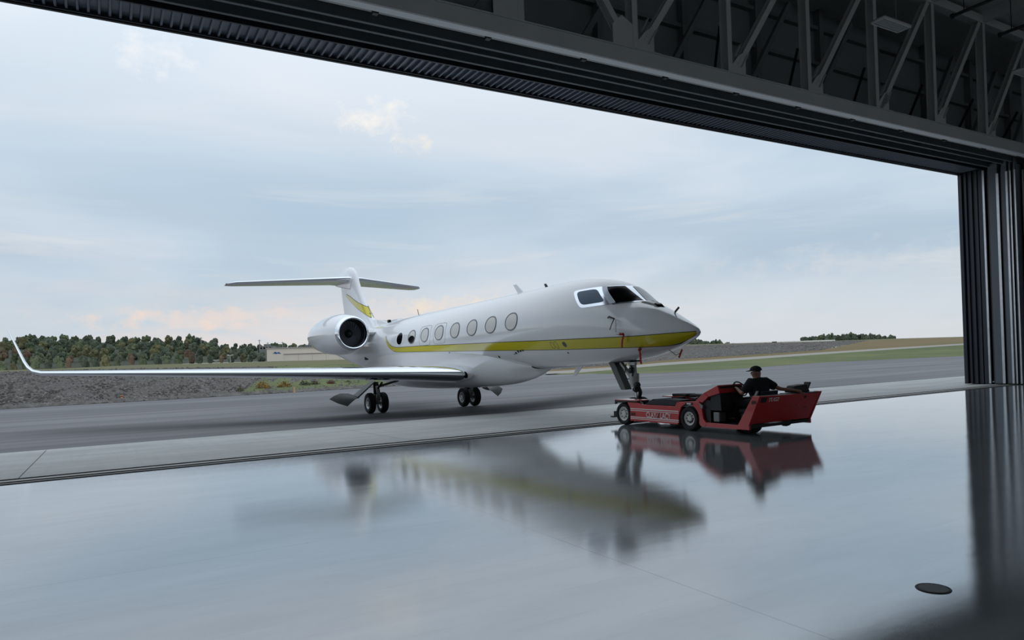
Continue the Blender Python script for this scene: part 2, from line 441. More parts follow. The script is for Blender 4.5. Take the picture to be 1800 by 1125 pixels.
# door track band with three rails
b = hstruct('door_track_band', MB().box((UL - 6, 0.0, -0.3), (48, 0.74, -0.004)), M['track_concrete'], 'narrow pale concrete band carrying the door rails', 'door track')
for v0, wd_ in ((0.03, 0.06), (0.28, 0.03), (0.66, 0.025)):
    MB().box((UL - 6, v0 - wd_ / 2, -0.02), (48, v0 + wd_ / 2, 0.012)).build('rail', M['rail'], b)
# concrete apron slabs
ap = empty('concrete_apron', HM, 'pale concrete apron of long slabs outside the hangar door', 'apron', None, 'structure')
edges = [-36.0, -24.2, -12.8, -1.4, 6.1, 13.6, 21.1, 28.6, 36.1, 43.6, 51, 60, 70]
for i in range(len(edges) - 1):
    u0, u1 = edges[i] + 0.010, edges[i + 1] - 0.010
    v0, v1 = 0.75, 7.75
    z0, z1 = ground_z(v0), ground_z(v1)
    MB().hexa([(u0, v0, -0.4), (u1, v0, -0.4), (u1, v1, -0.5), (u0, v1, -0.5), (u0, v0, z0 - 0.004), (u1, v0, z0 - 0.004), (u1, v1, z1), (u0, v1, z1)]).build('slab', M['concrete'], ap)
# asphalt ramp
rows = []
for v in (7.74, 15.3, 40, 90, 180, 420):
    rows.append([(u, v, ground_z(v) - 0.006) for u in (-260, -60, -20, 0, 20, 60, 260)])
hstruct('asphalt_ramp', MB().grid(rows), M['asphalt'], 'dark streaked asphalt taxiway beyond the concrete apron', 'pavement')
# pale taxi line dash on the asphalt
MB_ = MB().box((-2.6, -0.12, 0), (2.6, 0.12, 0.004))
o = MB_.build('painted_dash', M['line_white']); g = pt(1182, 672, 44.5); o.location = (g.x, g.y, -0.303); o.rotation_euler = (0, 0, ANG - 0.35)
tag(o, 'short pale painted dash on the asphalt behind the tug', 'pavement marking', None, 'structure')

# header: outer lip, corrugated soffit with ribs, dark wall above, guide beams
sf = hstruct('header_soffit', MB().box((UL - 6, 1.31, ZH + 0.10), (UR + 1.2, 2.26, ZH + 0.14)), M['soffit'], 'dark corrugated metal soffit under the door header', 'soffit')
rib = MB().prism([(-0.034, 0.11), (-0.022, 0.03), (0.022, 0.03), (0.034, 0.11)], 1.36, 2.20).mesh('rib'); rib.materials.append(M['soffit'])
k = 0
u = -9.0
while u < UR:
    share('rib', rib, sf, (u, 0, ZH)); u += 0.19
MB().box((UL - 6, 2.24, ZH - 0.02), (UR + 1.2, 2.31, ZH + 0.2)).build('lip', M['black_steel'], sf)
MB().box((UL - 6, 2.17, ZH + 0.0), (UR + 1.2, 2.215, ZH + 0.06)).build('trim_strip', M['siding'], sf)
MB().box((UL - 6, 1.29, ZH + 0.0), (UR + 1.2, 1.34, ZH + 0.16)).build('inner_edge', M['siding'], sf)
hstruct('wall_front', MB().box((UL - 6, 2.2, ZH + 0.12), (48, 2.34, ZT + 0.3)), M['siding_in'], 'dark metal wall above the hangar door', 'wall')
hb = empty('door_guide_rails', HM, 'row of dark steel guide beams above the sliding doors', 'guide beams', None, 'structure')
for v0 in (0.99, 0.47, 0.11):
    MB().ibeam((UL, v0, ZH + 0.17), (UR + 10, v0, ZH + 0.17), 0.085, 0.34, 0.03, 0.03).build('guide_beam', M['steel_dark'], hb)
MB().box((UL, -0.42, ZH + 0.10), (UR + 10, -0.20, ZH + 0.13)).build('cover_plate', M['steel'], hb)
for i in range(14):
    u0 = -3.0 + i * 2.7
    MB().box((u0, -0.36, ZH + 0.02), (u0 + 0.12, -0.24, ZH + 0.10)).build('roller_bracket', M['black_steel'], hb)
for i in range(12):
    u0 = -1.7 + i * 3.1
    MB().box((u0, -0.44, ZH + 0.06), (u0 + 0.45, -0.36, ZH + 0.12)).build('clip_plate', M['steel'], hb)
MB().box((UL, -0.1, ZH + 0.36), (UR + 10, 1.30, ZH + 0.40)).build('closure_sheet', M['black_steel'], hb)

# main header truss
tr = empty('roof_truss', HM, 'grey painted steel header truss above the hangar door', 'truss', None, 'structure')
VC = -0.58
ch = MB(); ch.box((UL, -0.69, ZH + 0.03), (46, -0.66, ZH + 0.40)); ch.build('bottom_chord', M['steel'], tr)
fl = MB(); fl.box((UL, -0.69, ZH - 0.005), (46, -0.47, ZH + 0.03)); fl.build('chord_flange', M['flange'], tr)
MB().box((UL, -0.72, ZH + 0.40), (46, -0.42, ZH + 0.43)).build('chord_top_flange', M['steel'], tr)
ZP0, ZP1 = ZH + 0.42, 13.75
MB().box((UL, -0.72, ZP1), (46, -0.42, ZP1 + 0.3)).build('top_chord', M['steel'], tr)
posts = [11.93 + 3.40 * i for i in range(-4, 8)]
pm = MB(); pm.box((-0.085, -0.70, ZP0), (0.085, -0.67, ZP1)); pm.box((-0.012, -0.67, ZP0), (0.012, -0.45, ZP1)); pm.box((-0.085, -0.45, ZP0), (0.085, -0.42, ZP1))
pmesh = pm.mesh('post'); pmesh.materials.append(M['steel'])
for i, u0 in enumerate(posts):
    share('post', pmesh, tr, (u0, 0, 0))
def diag_mesh(w_, run, nm, m):
    mb = MB(); mb.ibeam((0.18, -0.58, ZP0 + 0.02), (run, -0.58, ZP1), 0.17, w_, 0.03, 0.03, (0, 1, 0))
    me = mb.mesh(nm); me.materials.append(M[m]); return me
dg_r = diag_mesh(0.22, 3.15, 'diagonal', 'steel')
gus = MB().prism([(0.06, ZP0), (0.62, ZP0), (0.62, ZP0 + 0.42), (0.50, ZP0 + 0.62), (0.32, ZP0 + 0.50), (0.06, ZP0 + 0.2)], -0.69, -0.67)
gus.box((0.0, -0.74, ZP0 - 0.015), (0.78, -0.42, ZP0 + 0.01))
gmesh = gus.mesh('gusset'); gmesh.materials.append(M['steel'])
gus2 = MB().prism([(-0.06, ZP0), (-0.72, ZP0), (-0.72, ZP0 + 0.5), (-0.42, ZP0 + 0.78), (-0.06, ZP0 + 0.6)], -0.69, -0.67)
g2mesh = gus2.mesh('gusset_left'); g2mesh.materials.append(M['steel'])
sp_ = MB()
for i in range(6):
    a = 0.30 + i * 0.055; sp_.box((a, -0.705, ZP0 + 0.30 + i * 0.075), (a + 0.02, -0.69, ZP0 + 0.32 + i * 0.075))
sp_.bar((0.16, -0.7, ZP0 + 0.45), (0.42, -0.7, ZP0 + 0.85), 0.015, 0.11, (0, 1, 0)); sp_.bar((0.42, -0.7, ZP0 + 0.2), (0.70, -0.7, ZP0 + 0.62), 0.015, 0.11, (0, 1, 0))
smesh = sp_.mesh('splice_plate'); smesh.materials.append(M['steel'])
for i, u0 in enumerate(posts):
    if u0 >= 11.9:
        share('diagonal', dg_r, tr, (u0, 0, 0)); share('gusset', gmesh, tr, (u0, 0, 0)); share('splice_plate', smesh, tr, (u0, 0, 0))
    if u0 <= 12.0:
        o = share('diagonal', dg_r, tr, (u0, 0, 0)); o.scale = (-1, 1, 1)
        share('gusset', g2mesh, tr, (u0, 0, 0))
# secondary framing behind the truss, against the header wall
st = empty('header_wall_framing', HM, 'dark secondary steel framing behind the header truss', 'framing', None, 'structure')
for i in range(-3, 8):
    u0 = 12.9 + 3.4 * i
    MB().box((u0 - 0.11, 1.95, ZH + 0.2), (u0 + 0.11, 2.18, ZT)).build('wall_stud', M['steel_dark'], st)
    MB().bar((u0 - 1.7, 1.4, ZH + 0.6), (u0 + 0.9, 1.4, ZT - 0.6), 0.16, 0.16, (0, 1, 0)).build('brace', M['steel_dark'], st)
    MB().bar((u0 - 0.7, -0.1, ZH + 2.0), (u0 + 0.9, 1.9, ZH + 0.4), 0.07, 0.07).build('knee_brace', M['black_steel'], st)
for z0 in (ZH + 1.5, ZH + 3.0, ZH + 4.3):
    MB().box((UL, 2.0, z0), (46, 2.18, z0 + 0.12)).build('girt', M['steel_dark'], st)
MB().box((UL, 1.32, ZH + 0.42), (46, 1.5, ZH + 0.8)).build('rear_chord', M['steel_dark'], st)

# roof, walls
cl = hstruct('ceiling', MB().box((UL - 6, VB, ZT), (48, 2.4, ZT + 0.3)), M['ceiling'], 'dark roof deck of the hangar', 'ceiling')
for i in range(-6, 12):
    u0 = 11.93 + 3.4 * i
    if u0 < 47: MB().box((u0 - 0.1, VB, ZT - 0.42), (u0 + 0.1, -0.3, ZT + 0.02)).build('roof_joist', M['steel'], cl)
for i in range(5):
    MB().box((UL - 6, -4.5 - i * 6.0, ZT - 0.22), (48, -4.3 - i * 6.0, ZT + 0.02)).build('purlin', M['steel_dark'], cl)
hstruct('wall_left', MB().box((UL - 6.3, VB, 0), (UL - 6, 2.4, ZT + 0.3)), M['wallin'], 'inner metal wall at the left end of the hangar', 'wall')
hstruct('wall_right', MB().box((48, VB, 0), (48.3, 2.4, ZT + 0.3)), M['wallin'], 'inner metal wall at the right end of the hangar', 'wall')
bw_ = hstruct('wall_back', MB().box((UL - 6.3, VB - 0.3, 0), (48.3, VB, 7.6)).box((UL - 6.3, VB - 0.3, 12.8), (48.3, VB, ZT + 0.3)), M['wallin'], 'inner metal wall at the back of the hangar with added gap for fill light', 'wall')  # high gap is added, out of view, so daylight reaches the truss
for i in range(14):
    MB().box((UL - 6.2 + i * 6.4, VB - 0.25, 7.6), (UL - 5.9 + i * 6.4, VB - 0.05, 12.8)).build('fill_gap_bar', M['steel'], bw_)

# jamb with vertical corrugation
jb = hstruct('door_jamb', MB().box((UR + 0.16, 1.34, 0), (UR + 0.3, 2.30, ZH + 0.1)).box((UR + 0.16, 2.2, 0), (48, 2.34, ZH + 0.2)), M['siding'], 'dark corrugated metal jamb at the right of the door opening', 'jamb')
jr = MB().prism([(-0.07, 0.0), (-0.045, -0.09), (0.045, -0.09), (0.07, 0.0)], 0.0, ZH + 0.05, (1, 0, 2)).mesh('jamb_rib'); jr.materials.append(M['siding'])
for v0 in (1.62, 1.84, 2.06):
    share('jamb_rib', jr, jb, (UR + 0.165, v0, 0))
MB().box((UR, 2.17, 0), (UR + 0.17, 2.31, ZH)).build('jamb_corner', M['siding'], jb)
MB().box((UR + 0.06, 1.31, 0), (UR + 0.17, 1.52, ZH)).build('jamb_inner_trim', M['siding'], jb)
# stacked sliding door leaves seen end-on
MB().box((UR - .02, 1.24, 0.02), (UR + .07, 1.32, ZH - 0.05)).build('galvanised_strip', M['galv'], jb)
dl = [(1.02, 0.36, 0.10, 'outermost'), (0.50, 0.20, 0.08, 'second'), (0.20, 0.05, 0.05, 'third'), (0.03, 0.05, 0.05, 'fourth')]
for i, (v0, th, sw, nm) in enumerate(dl):
    u0 = UR - 0.18 - 0.02 * i
    d = empty('door_%d' % (i + 1), HM, '%s sliding door leaf of the stack at the right of the opening' % nm, 'door', None, 'structure')
    MB().box((u0, v0 - th, 0.03), (u0 + 6.0, v0, ZH - 0.1)).build('leaf_panel', M['door'], d)
    MB().box((u0 - 0.03, v0 - th - sw * .6, 0.04), (u0 + 0.03, v0 - th + sw * .4, ZH - 0.35)).build('edge_strip', M['galv'], d)
    MB().box((u0 + 0.0, v0 - 0.02, 0.02), (u0 + 0.04, v0 + 0.03, ZH - 0.3)).build('rubber_seal', M['black_steel'], d)
    MB().box((u0 - 0.02, v0 - th, 0.012), (u0 + 6.0, v0, 0.05)).build('bottom_sweep', M['black_steel'], d)
    MB().box((u0 + 0.02, v0 - th + 0.01, ZH - 0.12), (u0 + 0.2, v0 - 0.01, ZH + 0.12)).build('guide_arm', M['steel_dark'], d)
d = empty('door_5', HM, 'innermost dark door leaf of the stack, cut by the right picture edge', 'door', None, 'structure')
MB().box((UR + 0.2, -0.40, 0.03), (UR + 6.4, -0.14, ZH - 0.1)).build('leaf_panel', M['black_steel'], d)
MB().box((UR + 0.14, -0.17, 0.02), (UR + 0.2, -0.11, ZH - 0.35)).build('edge_strip', M['galv'], d)

# ceiling lights and pipes
def high_bay(u0, v0, z0, label):
    e = empty('ceiling_light', HM @ Matrix.Translation((u0, v0, z0)), label, 'ceiling light', 'high bay fixtures')
    MB().box((-0.64, -0.20, 0.02), (0.64, 0.20, 0.06)).build('housing', M['lamp_grey'], e)
    for s in (-1, 1):
        MB().box((-0.64, s * 0.19 - 0.015, -0.03), (0.64, s * 0.19 + 0.015, 0.03)).build('side_rail', M['lamp_white'], e)
        MB().box((s * 0.63 - 0.015, -0.20, -0.03), (s * 0.63 + 0.015, 0.20, 0.03)).build('end_rail', M['lamp_white'], e)
    for j in range(4):
        y0 = -0.135 + j * 0.09
        MB().prism([(y0 - 0.03, 0.02), (y0, -0.02), (y0 + 0.03, 0.02)], -0.62, 0.62, (1, 2, 0)).build('tube_reflector', M['lamp_white'], e)
    MB().tube([(0.25, 0, 0.05), (0.25, 0, ZT - z0)], 0.012, 6).build('hanger_rod', M['lamp_grey'], e)
high_bay(19.84, -2.6, 11.0, 'slatted white high bay light hanging left of the roof joists')
high_bay(27.85, -2.55, 11.0, 'slatted high bay light cut off by the right picture edge')
for (u0, lab) in ((25.5, 'black overhead pipe nearer the hanging light'), (28.66, 'black overhead pipe nearer the right picture edge')):
    o = MB().tube([(u0, -1.33, 13.0), (u0, -20, 13.0)], 0.06, 8).build('overhead_pipe', M['black_steel']); o.matrix_world = HM
    MB().lathe([(0.085, -0.04), (0.085, 0.04)], (u0, -1.36, 13.0), (0, 1, 0), 10).build('pipe_cap', M['black_steel'], o)
    MB().box((u0 - 0.01, -1.75, 13.05), (u0 + 0.01, -1.73, ZT)).build('hanger', M['black_steel'], o)
    tag(o, lab, 'pipe', 'overhead pipes')
# floor drain
fd = empty('floor_drain', HM @ Matrix.Translation((5.18, -11.51, 0.0)), 'small round metal drain grate set in the glossy floor', 'floor drain')
MB().lathe([(0.098, 0.001), (0.098, 0.006), (0.114, 0.006), (0.118, 0.001)], (0, 0, 0), (0, 0, 1), 36).build('rim', M['rail'], fd)
MB().lathe([(0.0, 0.0012), (0.1, 0.0012)], (0, 0, 0), (0, 0, 1), 36).build('dark_well', M['inlet_black'], fd)
for j in range(-8, 9):
    y = j * 0.0113; hw = math.sqrt(max(0.0982 ** 2 - y * y, 0.0001))
    MB().box((y - 0.0032, -hw, 0.0015), (y + 0.0032, hw, 0.006)).build('grate_bar', M['lamp_grey'], fd)

# ------------------------------------------------------------------ aircraft
FV = Vector((.5197, -.8542, .0149)).normalized()
hv = Vector((FV.x, FV.y, 0)).normalized()
LV = Vector((-hv.y, hv.x, 0)); UV = FV.cross(LV).normalized()
NOSE = pt(1229, 582, 17.1)
AM = Matrix(((FV.x, LV.x, UV.x, NOSE.x), (FV.y, LV.y, UV.y, NOSE.y), (FV.z, LV.z, UV.z, NOSE.z), (0, 0, 0, 1)))
jet = empty('business_jet', AM, 'white twin-engine business jet with yellow side stripe entering the hangar', 'airplane')

def hermite(xs, ys):
    n = len(xs); d = [(ys[i + 1] - ys[i]) / (xs[i + 1] - xs[i]) for i in range(n - 1)]
    m = [d[0]] + [(2 * d[i - 1] * d[i] / (d[i - 1] + d[i]) if d[i - 1] * d[i] > 0 else 0.0) for i in range(1, n - 1)] + [d[-1]]
    def f(x):
        x = min(max(x, xs[0]), xs[-1]); i = 0
        while i < n - 2 and x > xs[i + 1]: i += 1
        h = xs[i + 1] - xs[i]; t = (x - xs[i]) / h
        return (2*t**3-3*t**2+1)*ys[i]+(t**3-2*t**2+t)*h*m[i]+(-2*t**3+3*t**2)*ys[i+1]+(t**3-t**2)*h*m[i+1]
    return f
ST = [0,.05,.12,.28,.58,.97,1.3,1.6,1.87,2.15,2.6,3.1,3.8,4.5,5.25,6.5,15,17,19,22,25,29.2]
fTP = hermite(ST, [0,.07,.12,.215,.37,.57,.73,.85,.945,1.14,1.46,1.65,1.77,1.83,1.85,1.84,1.83,1.82,1.8,1.76,1.68,1.42])
fBT = hermite(ST, [0,-.08,-.13,-.2,-.31,-.42,-.5,-.56,-.6,-.63,-.65,-.67,-.69,-.71,-.74,-.76,-.78,-.78,-.72,-.48,-.1,.65])
fWD = hermite(ST, [0,.1,.17,.28,.45,.63,.76,.86,.93,1.0,1.09,1.17,1.26,1.32,1.35,1.36,1.36,1.33,1.24,1.02,.72,.3])
fZC = hermite(ST, [0,0,0,.01,.03,.07,.12,.17,.22,.27,.34,.40,.46,.5,.52,.53,.53,.54,.58,.68,.82,1.05])
def fexp(s, top): return 2.0 / (2 + (0.35 * math.exp(-((s - 2.6) / 1.2) ** 2) if top else 0))
def sgn(x, e): return math.copysign(abs(x) ** e, x)
def fus(s, t, off=0.0):
    """fuselage skin: s metres aft of the nose, t angle (0 = left side, pi/2 top)"""
    tp, bt, wd_, zc = fTP(s), fBT(s), fWD(s), fZC(s)
    c_, s_ = math.cos(t), math.sin(t); e = fexp(s, s_ > 0)
    y = wd_ * sgn(c_, e); z = zc + ((tp - zc) if s_ >= 0 else (zc - bt)) * sgn(s_, e)
    if off:
        n = Vector((0, y / max(wd_, .05) ** 2, (z - zc) / max((tp - zc) if s_ >= 0 else (zc - bt), .05) ** 2))
        dw = (fWD(s + .02) - fWD(s - .02)) / .04
        n.normalize(); n.x = dw * 0.8; n.normalize()
        return Vector((-s, y, z)) + n * off
    return Vector((-s, y, z))
def fus_z(s, z, side, off=0.0):
    """skin point at height z on side (-1 right, +1 left)"""
    tp, bt, zc = fTP(s), fBT(s), fZC(s); top = z >= zc; e = fexp(s, top)
    r = (z - zc) / (tp - zc) if top else (zc - z) / (zc - bt)
    r = min(max(r, 0), 0.9999) ** (1 / e); t = math.asin(r) * (1 if top else -1)
    if side < 0: t = PI - t
    return fus(s, t, off)

NT_ = 72
ss = [29.2 * (i / 150.0) ** 1.6 for i in range(151)]; ss[0] = 0.004
rows = [[fus(s, 2 * PI * k / NT_) for k in range(NT_)] for s in ss]
mb = MB().grid(rows, True)
n0 = len(mb.v); mb.v.append((0, 0, 0)); mb.f += [(n0, (k + 1) % NT_, k) for k in range(NT_)]
last = (len(ss) - 1) * NT_; mb.f.append(tuple(last + k for k in range(NT_)))
fuse = mb.build('fuselage', M['white_paint'], jet, 60)
MB().lathe([(0.24, 0.0), (0.26, -0.02), (0.20, -0.1), (0.19, 0.25)], (-29.15, 0, 1.03), (1, 0, 0), 20).build('tail_exhaust', M['gear_metal'], jet, True)
# wing-to-body fairing
bs = [6.75, 7.1, 7.4, 7.9, 8.4, 9, 10, 12.7, 14.4, 17.1, 19.3, 21, 22.6]
bz = hermite(bs, [-.765, -.84, -.93, -1.09, -1.19, -1.27, -1.33, -1.40, -1.42, -1.37, -1.22, -.95, -.46])
bt_ = hermite(bs, [-.66, -.58, -.50, -.38, -.28, -.20, -.11, .04, .10, .14, .05, -.10, -.25])
rows = []
for i in range(90):
    s = bs[0] + (bs[-1] - bs[0]) * i / 89.0
    zt = bt_(s); yw = abs(fus_z(s, zt, 1).y) + .006; row = []
    for k in range(41):
        t = PI + PI * k / 40.0
        row.append(Vector((-s, yw * sgn(math.cos(t), .80), zt + (zt - bz(s)) * sgn(math.sin(t), .86))))
    rows.append(row)
MB().grid(rows).build('belly_fairing', M['white_paint'], jet, 80)
MB().lathe([(0.0, 0.02), (0.10, 0.02), (0.13, 0.0)], (-9.9, -1.30, -0.86), (0.25, -1, -0.3), 20).build('landing_light', M['glass_dark'], jet, True)

# yellow stripe with dark outline on both sides
zt_ = hermite([0.03, .44, 1.38, 2.47, 3.77, 4.8, 7.34, 10.5, 13.6, 16, 16.5, 16.9, 17.3, 17.56], [-.012, -.018, -.026, -.006, .034, .062, .148, .245, .346, .405, .464, .587, .80, .99])
zb_ = hermite([0.03, .12, .3, .58, .88, 1.65, 2.65, 4.0, 5.0, 7.5, 10.7, 13.7, 16.07, 16.45, 16.82, 17.2, 17.56], [-.045, -.112, -.190, -.272, -.306, -.293, -.263, -.228, -.193, -.096, .023, .135, .221, .265, .388, .60, .96])
for side in (-1, 1):
    for nm, ex, off, m_ in (('stripe_outline', .018, .004, 'stripe_edge'), ('stripe', 0.0, .007, 'yellow')):
        rows = []
        for i in range(121):
            s = 0.03 + 17.53 * (i / 120.0) ** 1.5
            a, b_ = zt_(s) + ex, zb_(s) - ex
            b_ = max(b_, fBT(s) + 0.012)
            rows.append([fus_z(s, b_ + (a - b_) * k / 8.0, side, off) for k in range(9)])
        MB().grid(rows).build(nm, M[m_], jet, True, fix=False)

# cabin windows
def patch(poly_fn, n, side, off, rings=6):
    """disc-like patch: poly_fn(angle, r)->(s, z)"""
    rows = [[fus_z(*poly_fn(2 * PI * k / n, r / rings), side, off) for k in range(n)] for r in range(rings + 1)]
    return MB().grid(rows, True)
def ring(poly_fn, n, side, r0, r1, off0, off1):
    rows = []
    for r, of in ((r0, off0), ((r0 * .75 + r1 * .25), off1), ((r0 * .3 + r1 * .7), off1), (r1, off0)):
        rows.append([fus_z(*poly_fn(2 * PI * k / n, r), side, of) for k in range(n)])
    return MB().grid(rows, True)
def oval(s0, z0, a, b, e=1.0):
    return lambda t, r: (s0 + a * r * sgn(math.cos(t), e), z0 + b * r * sgn(math.sin(t), e))
wx = [6.565, 7.87, 9.18, 10.49, 11.82, 13.14, 14.42, 15.72]
for side in (-1, 1):
    for i, s0 in enumerate(wx):
        fn = oval(s0, 0.762, 0.355, 0.268, 0.92)
        fr = ring(fn, 40, side, 0.90, 1.07, 0.002, 0.016).build('cabin_window', M['seam'] if i < 7 else M['white_paint'], jet, True)
        dark = (i == 7)
        p = patch(fn, 40, side, 0.007).build('window_pane', M['glass_dark'] if dark else M['shade'], fr, True, fix=True)
        if i == 6:
            half = lambda t, r, s0=s0: (s0 + 0.32 * r * math.cos(t), 0.66 + 0.15 * r * math.sin(t))
            patch(half, 30, side, 0.0085).build('open_lower_half', M['glass_dark'], fr, True)
        if i in (4, 5):
            ring(oval(s0 - 0.02, 0.735, 0.52, 0.385, 0.30), 64, side, 0.975, 1.0, 0.003, 0.005).build('exit_seam', M['seam'], fr, True)

# cockpit glazing: rounded quads draped on the skin, right side given, left mirrored
def fus_y(s, y, off=0.0):
    """upper skin point at lateral position y"""
    e = fexp(s, True); c_ = min(abs(y) / fWD(s), .9999) ** (1 / e); t = math.acos(c_)
    return fus(s, t if y > 0 else PI - t, off)
def glaze(q, mode, off, flip, e=.32, n=48, rings=10, r0=0.0, r1=1.0):
    (a, b_, c_, d_) = q
    rows = []
    for i in range(rings + 1):
        r = r0 + (r1 - r0) * i / rings; row = []
        for k in range(n):
            an = 2 * PI * k / n + PI / 4; m_ = max(abs(math.cos(an)), abs(math.sin(an)))
            sx, sy = math.cos(an), math.sin(an)
            rad = (abs(sx) ** (2 / e) + abs(sy) ** (2 / e)) ** (-e / 2)
            u_, v_ = .5 + .5 * r * rad * sx, .5 + .5 * r * rad * sy
            P0 = a[0]*(1-u_)*(1-v_) + b_[0]*u_*(1-v_) + c_[0]*u_*v_ + d_[0]*(1-u_)*v_
            P1 = a[1]*(1-u_)*(1-v_) + b_[1]*u_*(1-v_) + c_[1]*u_*v_ + d_[1]*(1-u_)*v_
            p = fus_z(P0, P1, -1, off) if mode == 'z' else fus_y(P0, P1, off)
            if flip: p = Vector((p.x, -p.y, p.z))
            row.append(p)
        rows.append(row)
    return MB().grid(rows, True)
def drape(top, bot, off, flip, n=24, m=10):
    def at(pl_, t):
        x = t * (len(pl_) - 1); i = min(int(x), len(pl_) - 2); f_ = x - i
        g = lambda k: Vector(pl_[min(max(k, 0), len(pl_) - 1)])
        p0, p1, p2, p3 = g(i - 1), g(i), g(i + 1), g(i + 2)
        return .5 * ((2 * p1) + (p2 - p0) * f_ + (2 * p0 - 5 * p1 + 4 * p2 - p3) * f_ ** 2 + (3 * p1 - p0 - 3 * p2 + p3) * f_ ** 3)
    rows = []
    for i in range(n + 1):
        a_, b2 = at(top, i / n), at(bot, i / n); row = []
        for j in range(m + 1):
            q_ = a_.lerp(b2, j / m); p = fus_y(q_.x, min(q_.y, -1e-4), off)
            row.append(Vector((p.x, -p.y, p.z)) if flip else p)
        rows.append(row)
    return MB().grid(rows)
for flip in (False, True):
    sq = [(3.78, 1.40), (2.74, 1.42), (2.19, .875), (3.22, .850)]
    fr = glaze(sq, 'z', .010, flip, .22).build('side_window_frame', M['silver'], jet, True)
    glaze([(3.60, 1.345), (2.90, 1.355), (2.42, .955), (3.20, .935)], 'z', .016, flip, .34).build('side_window_pane', M['glass_blue'], fr, True)
    fr = drape([(2.80, -.655), (2.66, -.50), (2.565, -.322), (2.53, -.149), (2.52, 0)], [(2.20, -.835), (2.05, -.70), (1.92, -.50), (1.825, -.28), (1.80, 0)], .008, flip).build('windshield_frame', M['silver'], jet, True)
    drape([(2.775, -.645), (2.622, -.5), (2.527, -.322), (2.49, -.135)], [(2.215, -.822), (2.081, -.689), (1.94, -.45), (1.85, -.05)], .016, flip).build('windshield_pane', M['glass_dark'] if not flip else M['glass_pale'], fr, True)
    glaze([(2.85, 1.43), (2.70, 1.395), (2.15, .895), (2.29, .88)], 'z', .018, flip, .2).build('corner_post', M['post_sheen'], jet, True)
# wiper cover hump below the centre post and nose antennas
MB().hexa([(-1.78, -0.30, .86), (-1.30, -0.12, .70), (-1.30, 0.12, .70), (-1.78, 0.30, .86), (-1.72, -0.22, .92), (-1.36, -0.10, .80), (-1.36, 0.10, .80), (-1.72, 0.22, .92)]).build('wiper_cowl', M['gear_metal'], jet, bevel=.02)
MB().hexa([(-1.40, -0.13, .74), (-1.22, -0.10, .66), (-1.22, 0.13, .66), (-1.40, 0.13, .74), (-1.39, -0.11, .83), (-1.32, -0.09, .79), (-1.32, 0.09, .79), (-1.39, 0.11, .83)]).build('cowl_opening', M['glass_dark'], jet)
MB().bar((-0.95, .16, .55), (-0.80, .16, .66), .02, .05).build('nose_probe', M['gear_dark'], jet)
MB().hexa([(-8.15, -.02, 1.80), (-7.8, -.02, 1.80), (-7.8, .02, 1.80), (-8.15, .02, 1.80), (-8.5, -.01, 2.18), (-8.3, -.01, 2.18), (-8.3, .01, 2.18), (-8.5, .01, 2.18)]).build('blade_antenna', M['white_paint'], jet)
MB().hexa([(-6.5, -.015, 1.82), (-6.35, -.015, 1.82), (-6.35, .015, 1.82), (-6.5, .015, 1.82), (-6.6, -.01, 1.98), (-6.5, -.01, 1.98), (-6.5, .01, 1.98), (-6.6, .01, 1.98)]).build('blade_antenna', M['gear_dark'], jet)
MB().tube([(-16.6, 0, 1.80), (-16.75, 0, 2.12)], .015, 6).build('whip_antenna', M['gear_dark'], jet)
MB().hexa([(-5.0, -.02, -.70), (-4.7, -.02, -.70), (-4.7, .02, -.70), (-5.0, .02, -.70), (-5.25, -.01, -1.02), (-5.1, -.01, -1.02), (-5.1, .01, -1.02), (-5.25, .01, -1.02)]).build('belly_antenna', M['white_paint'], jet)
# service panel marks, static ports and small vents on the right flank
for (s0, z0, a, b_, m_) in ((4.05, -.085, .075, .075, 'stripe_edge'),):
    patch(oval(s0, z0, a, b_), 20, -1, .012, 3).build('static_port', M[m_], jet, True)
for s0 in (4.42, 4.60):
    ring(oval(s0, -.085, .07, .10, .5), 32, -1, .9, 1.0, .008, .011).build('oxygen_door_seam', M['stripe_edge'], jet, True)
for (s0, z0, a) in ((6.4, -.17, .05), (6.55, -.18, .05), (6.25, -.16, .045), (6.72, -.22, .05), (6.85, -.25, .03), (7.9, -.30, .05), (11.2, -.02, .03), (12.6, -.02, .03), (13.9, -.03, .03), (14.3, -.22, .03), (4.15, -.33, .03)):
    patch(oval(s0, z0, a, a * .7), 12, -1, .009, 2).build('vent_mark', M['gear_dark'], jet, True)
# pitot covers and red streamers
def streamer(pts, w_, name='streamer'):
    mb = MB()
    for a, b_ in zip(pts[:-1], pts[1:]): mb.bar(a, b_, w_, .012, (0, 1, 0))
    return mb.build(name, M['ribbon'], jet)
MB().tube([(-2.20, -1.02, .51), (-2.05, -1.10, .53), (-1.88, -1.08, .46)], .022, 8).build('pitot_cover', M['gear_dark'], jet)
MB().tube([(-1.90, -1.06, .46), (-2.0, -1.07, .33), (-2.1, -1.06, .19)], .012, 6).build('cover_cord', M['gear_dark'], jet)
MB().tube([(-1.90, -1.0, .08), (-1.74, -1.02, .055)], .035, 8).build('pitot_probe', M['gear_metal'], jet)
MB().tube([(-1.76, -1.02, .05), (-1.62, -1.02, .045)], .03, 8).build('pitot_cover', M['ribbon'], jet)
MB().tube([(-1.88, -1.03, .42), (-1.90, -1.02, .1)], .006, 5).build('cover_cord', M['gear_dark'], jet)
streamer([(-1.62, -1.0, .04), (-1.72, -.98, -.12), (-1.80, -.93, -.29)], .055)
MB().tube([(-1.45, -.62, -.34), (-1.45, -.66, -.40)], .04, 8).build('angle_vane_cover', M['ribbon'], jet)
streamer([(-1.45, -.64, -.40), (-1.46, -.62, -.56), (-1.49, -.58, -.74)], .06)
MB().tube([(-1.0, -.1, -.38), (-.72, -.1, -.56), (-.55, -.1, -.50)], .008, 5).build('cover_cord', M['gear_dark'], jet)
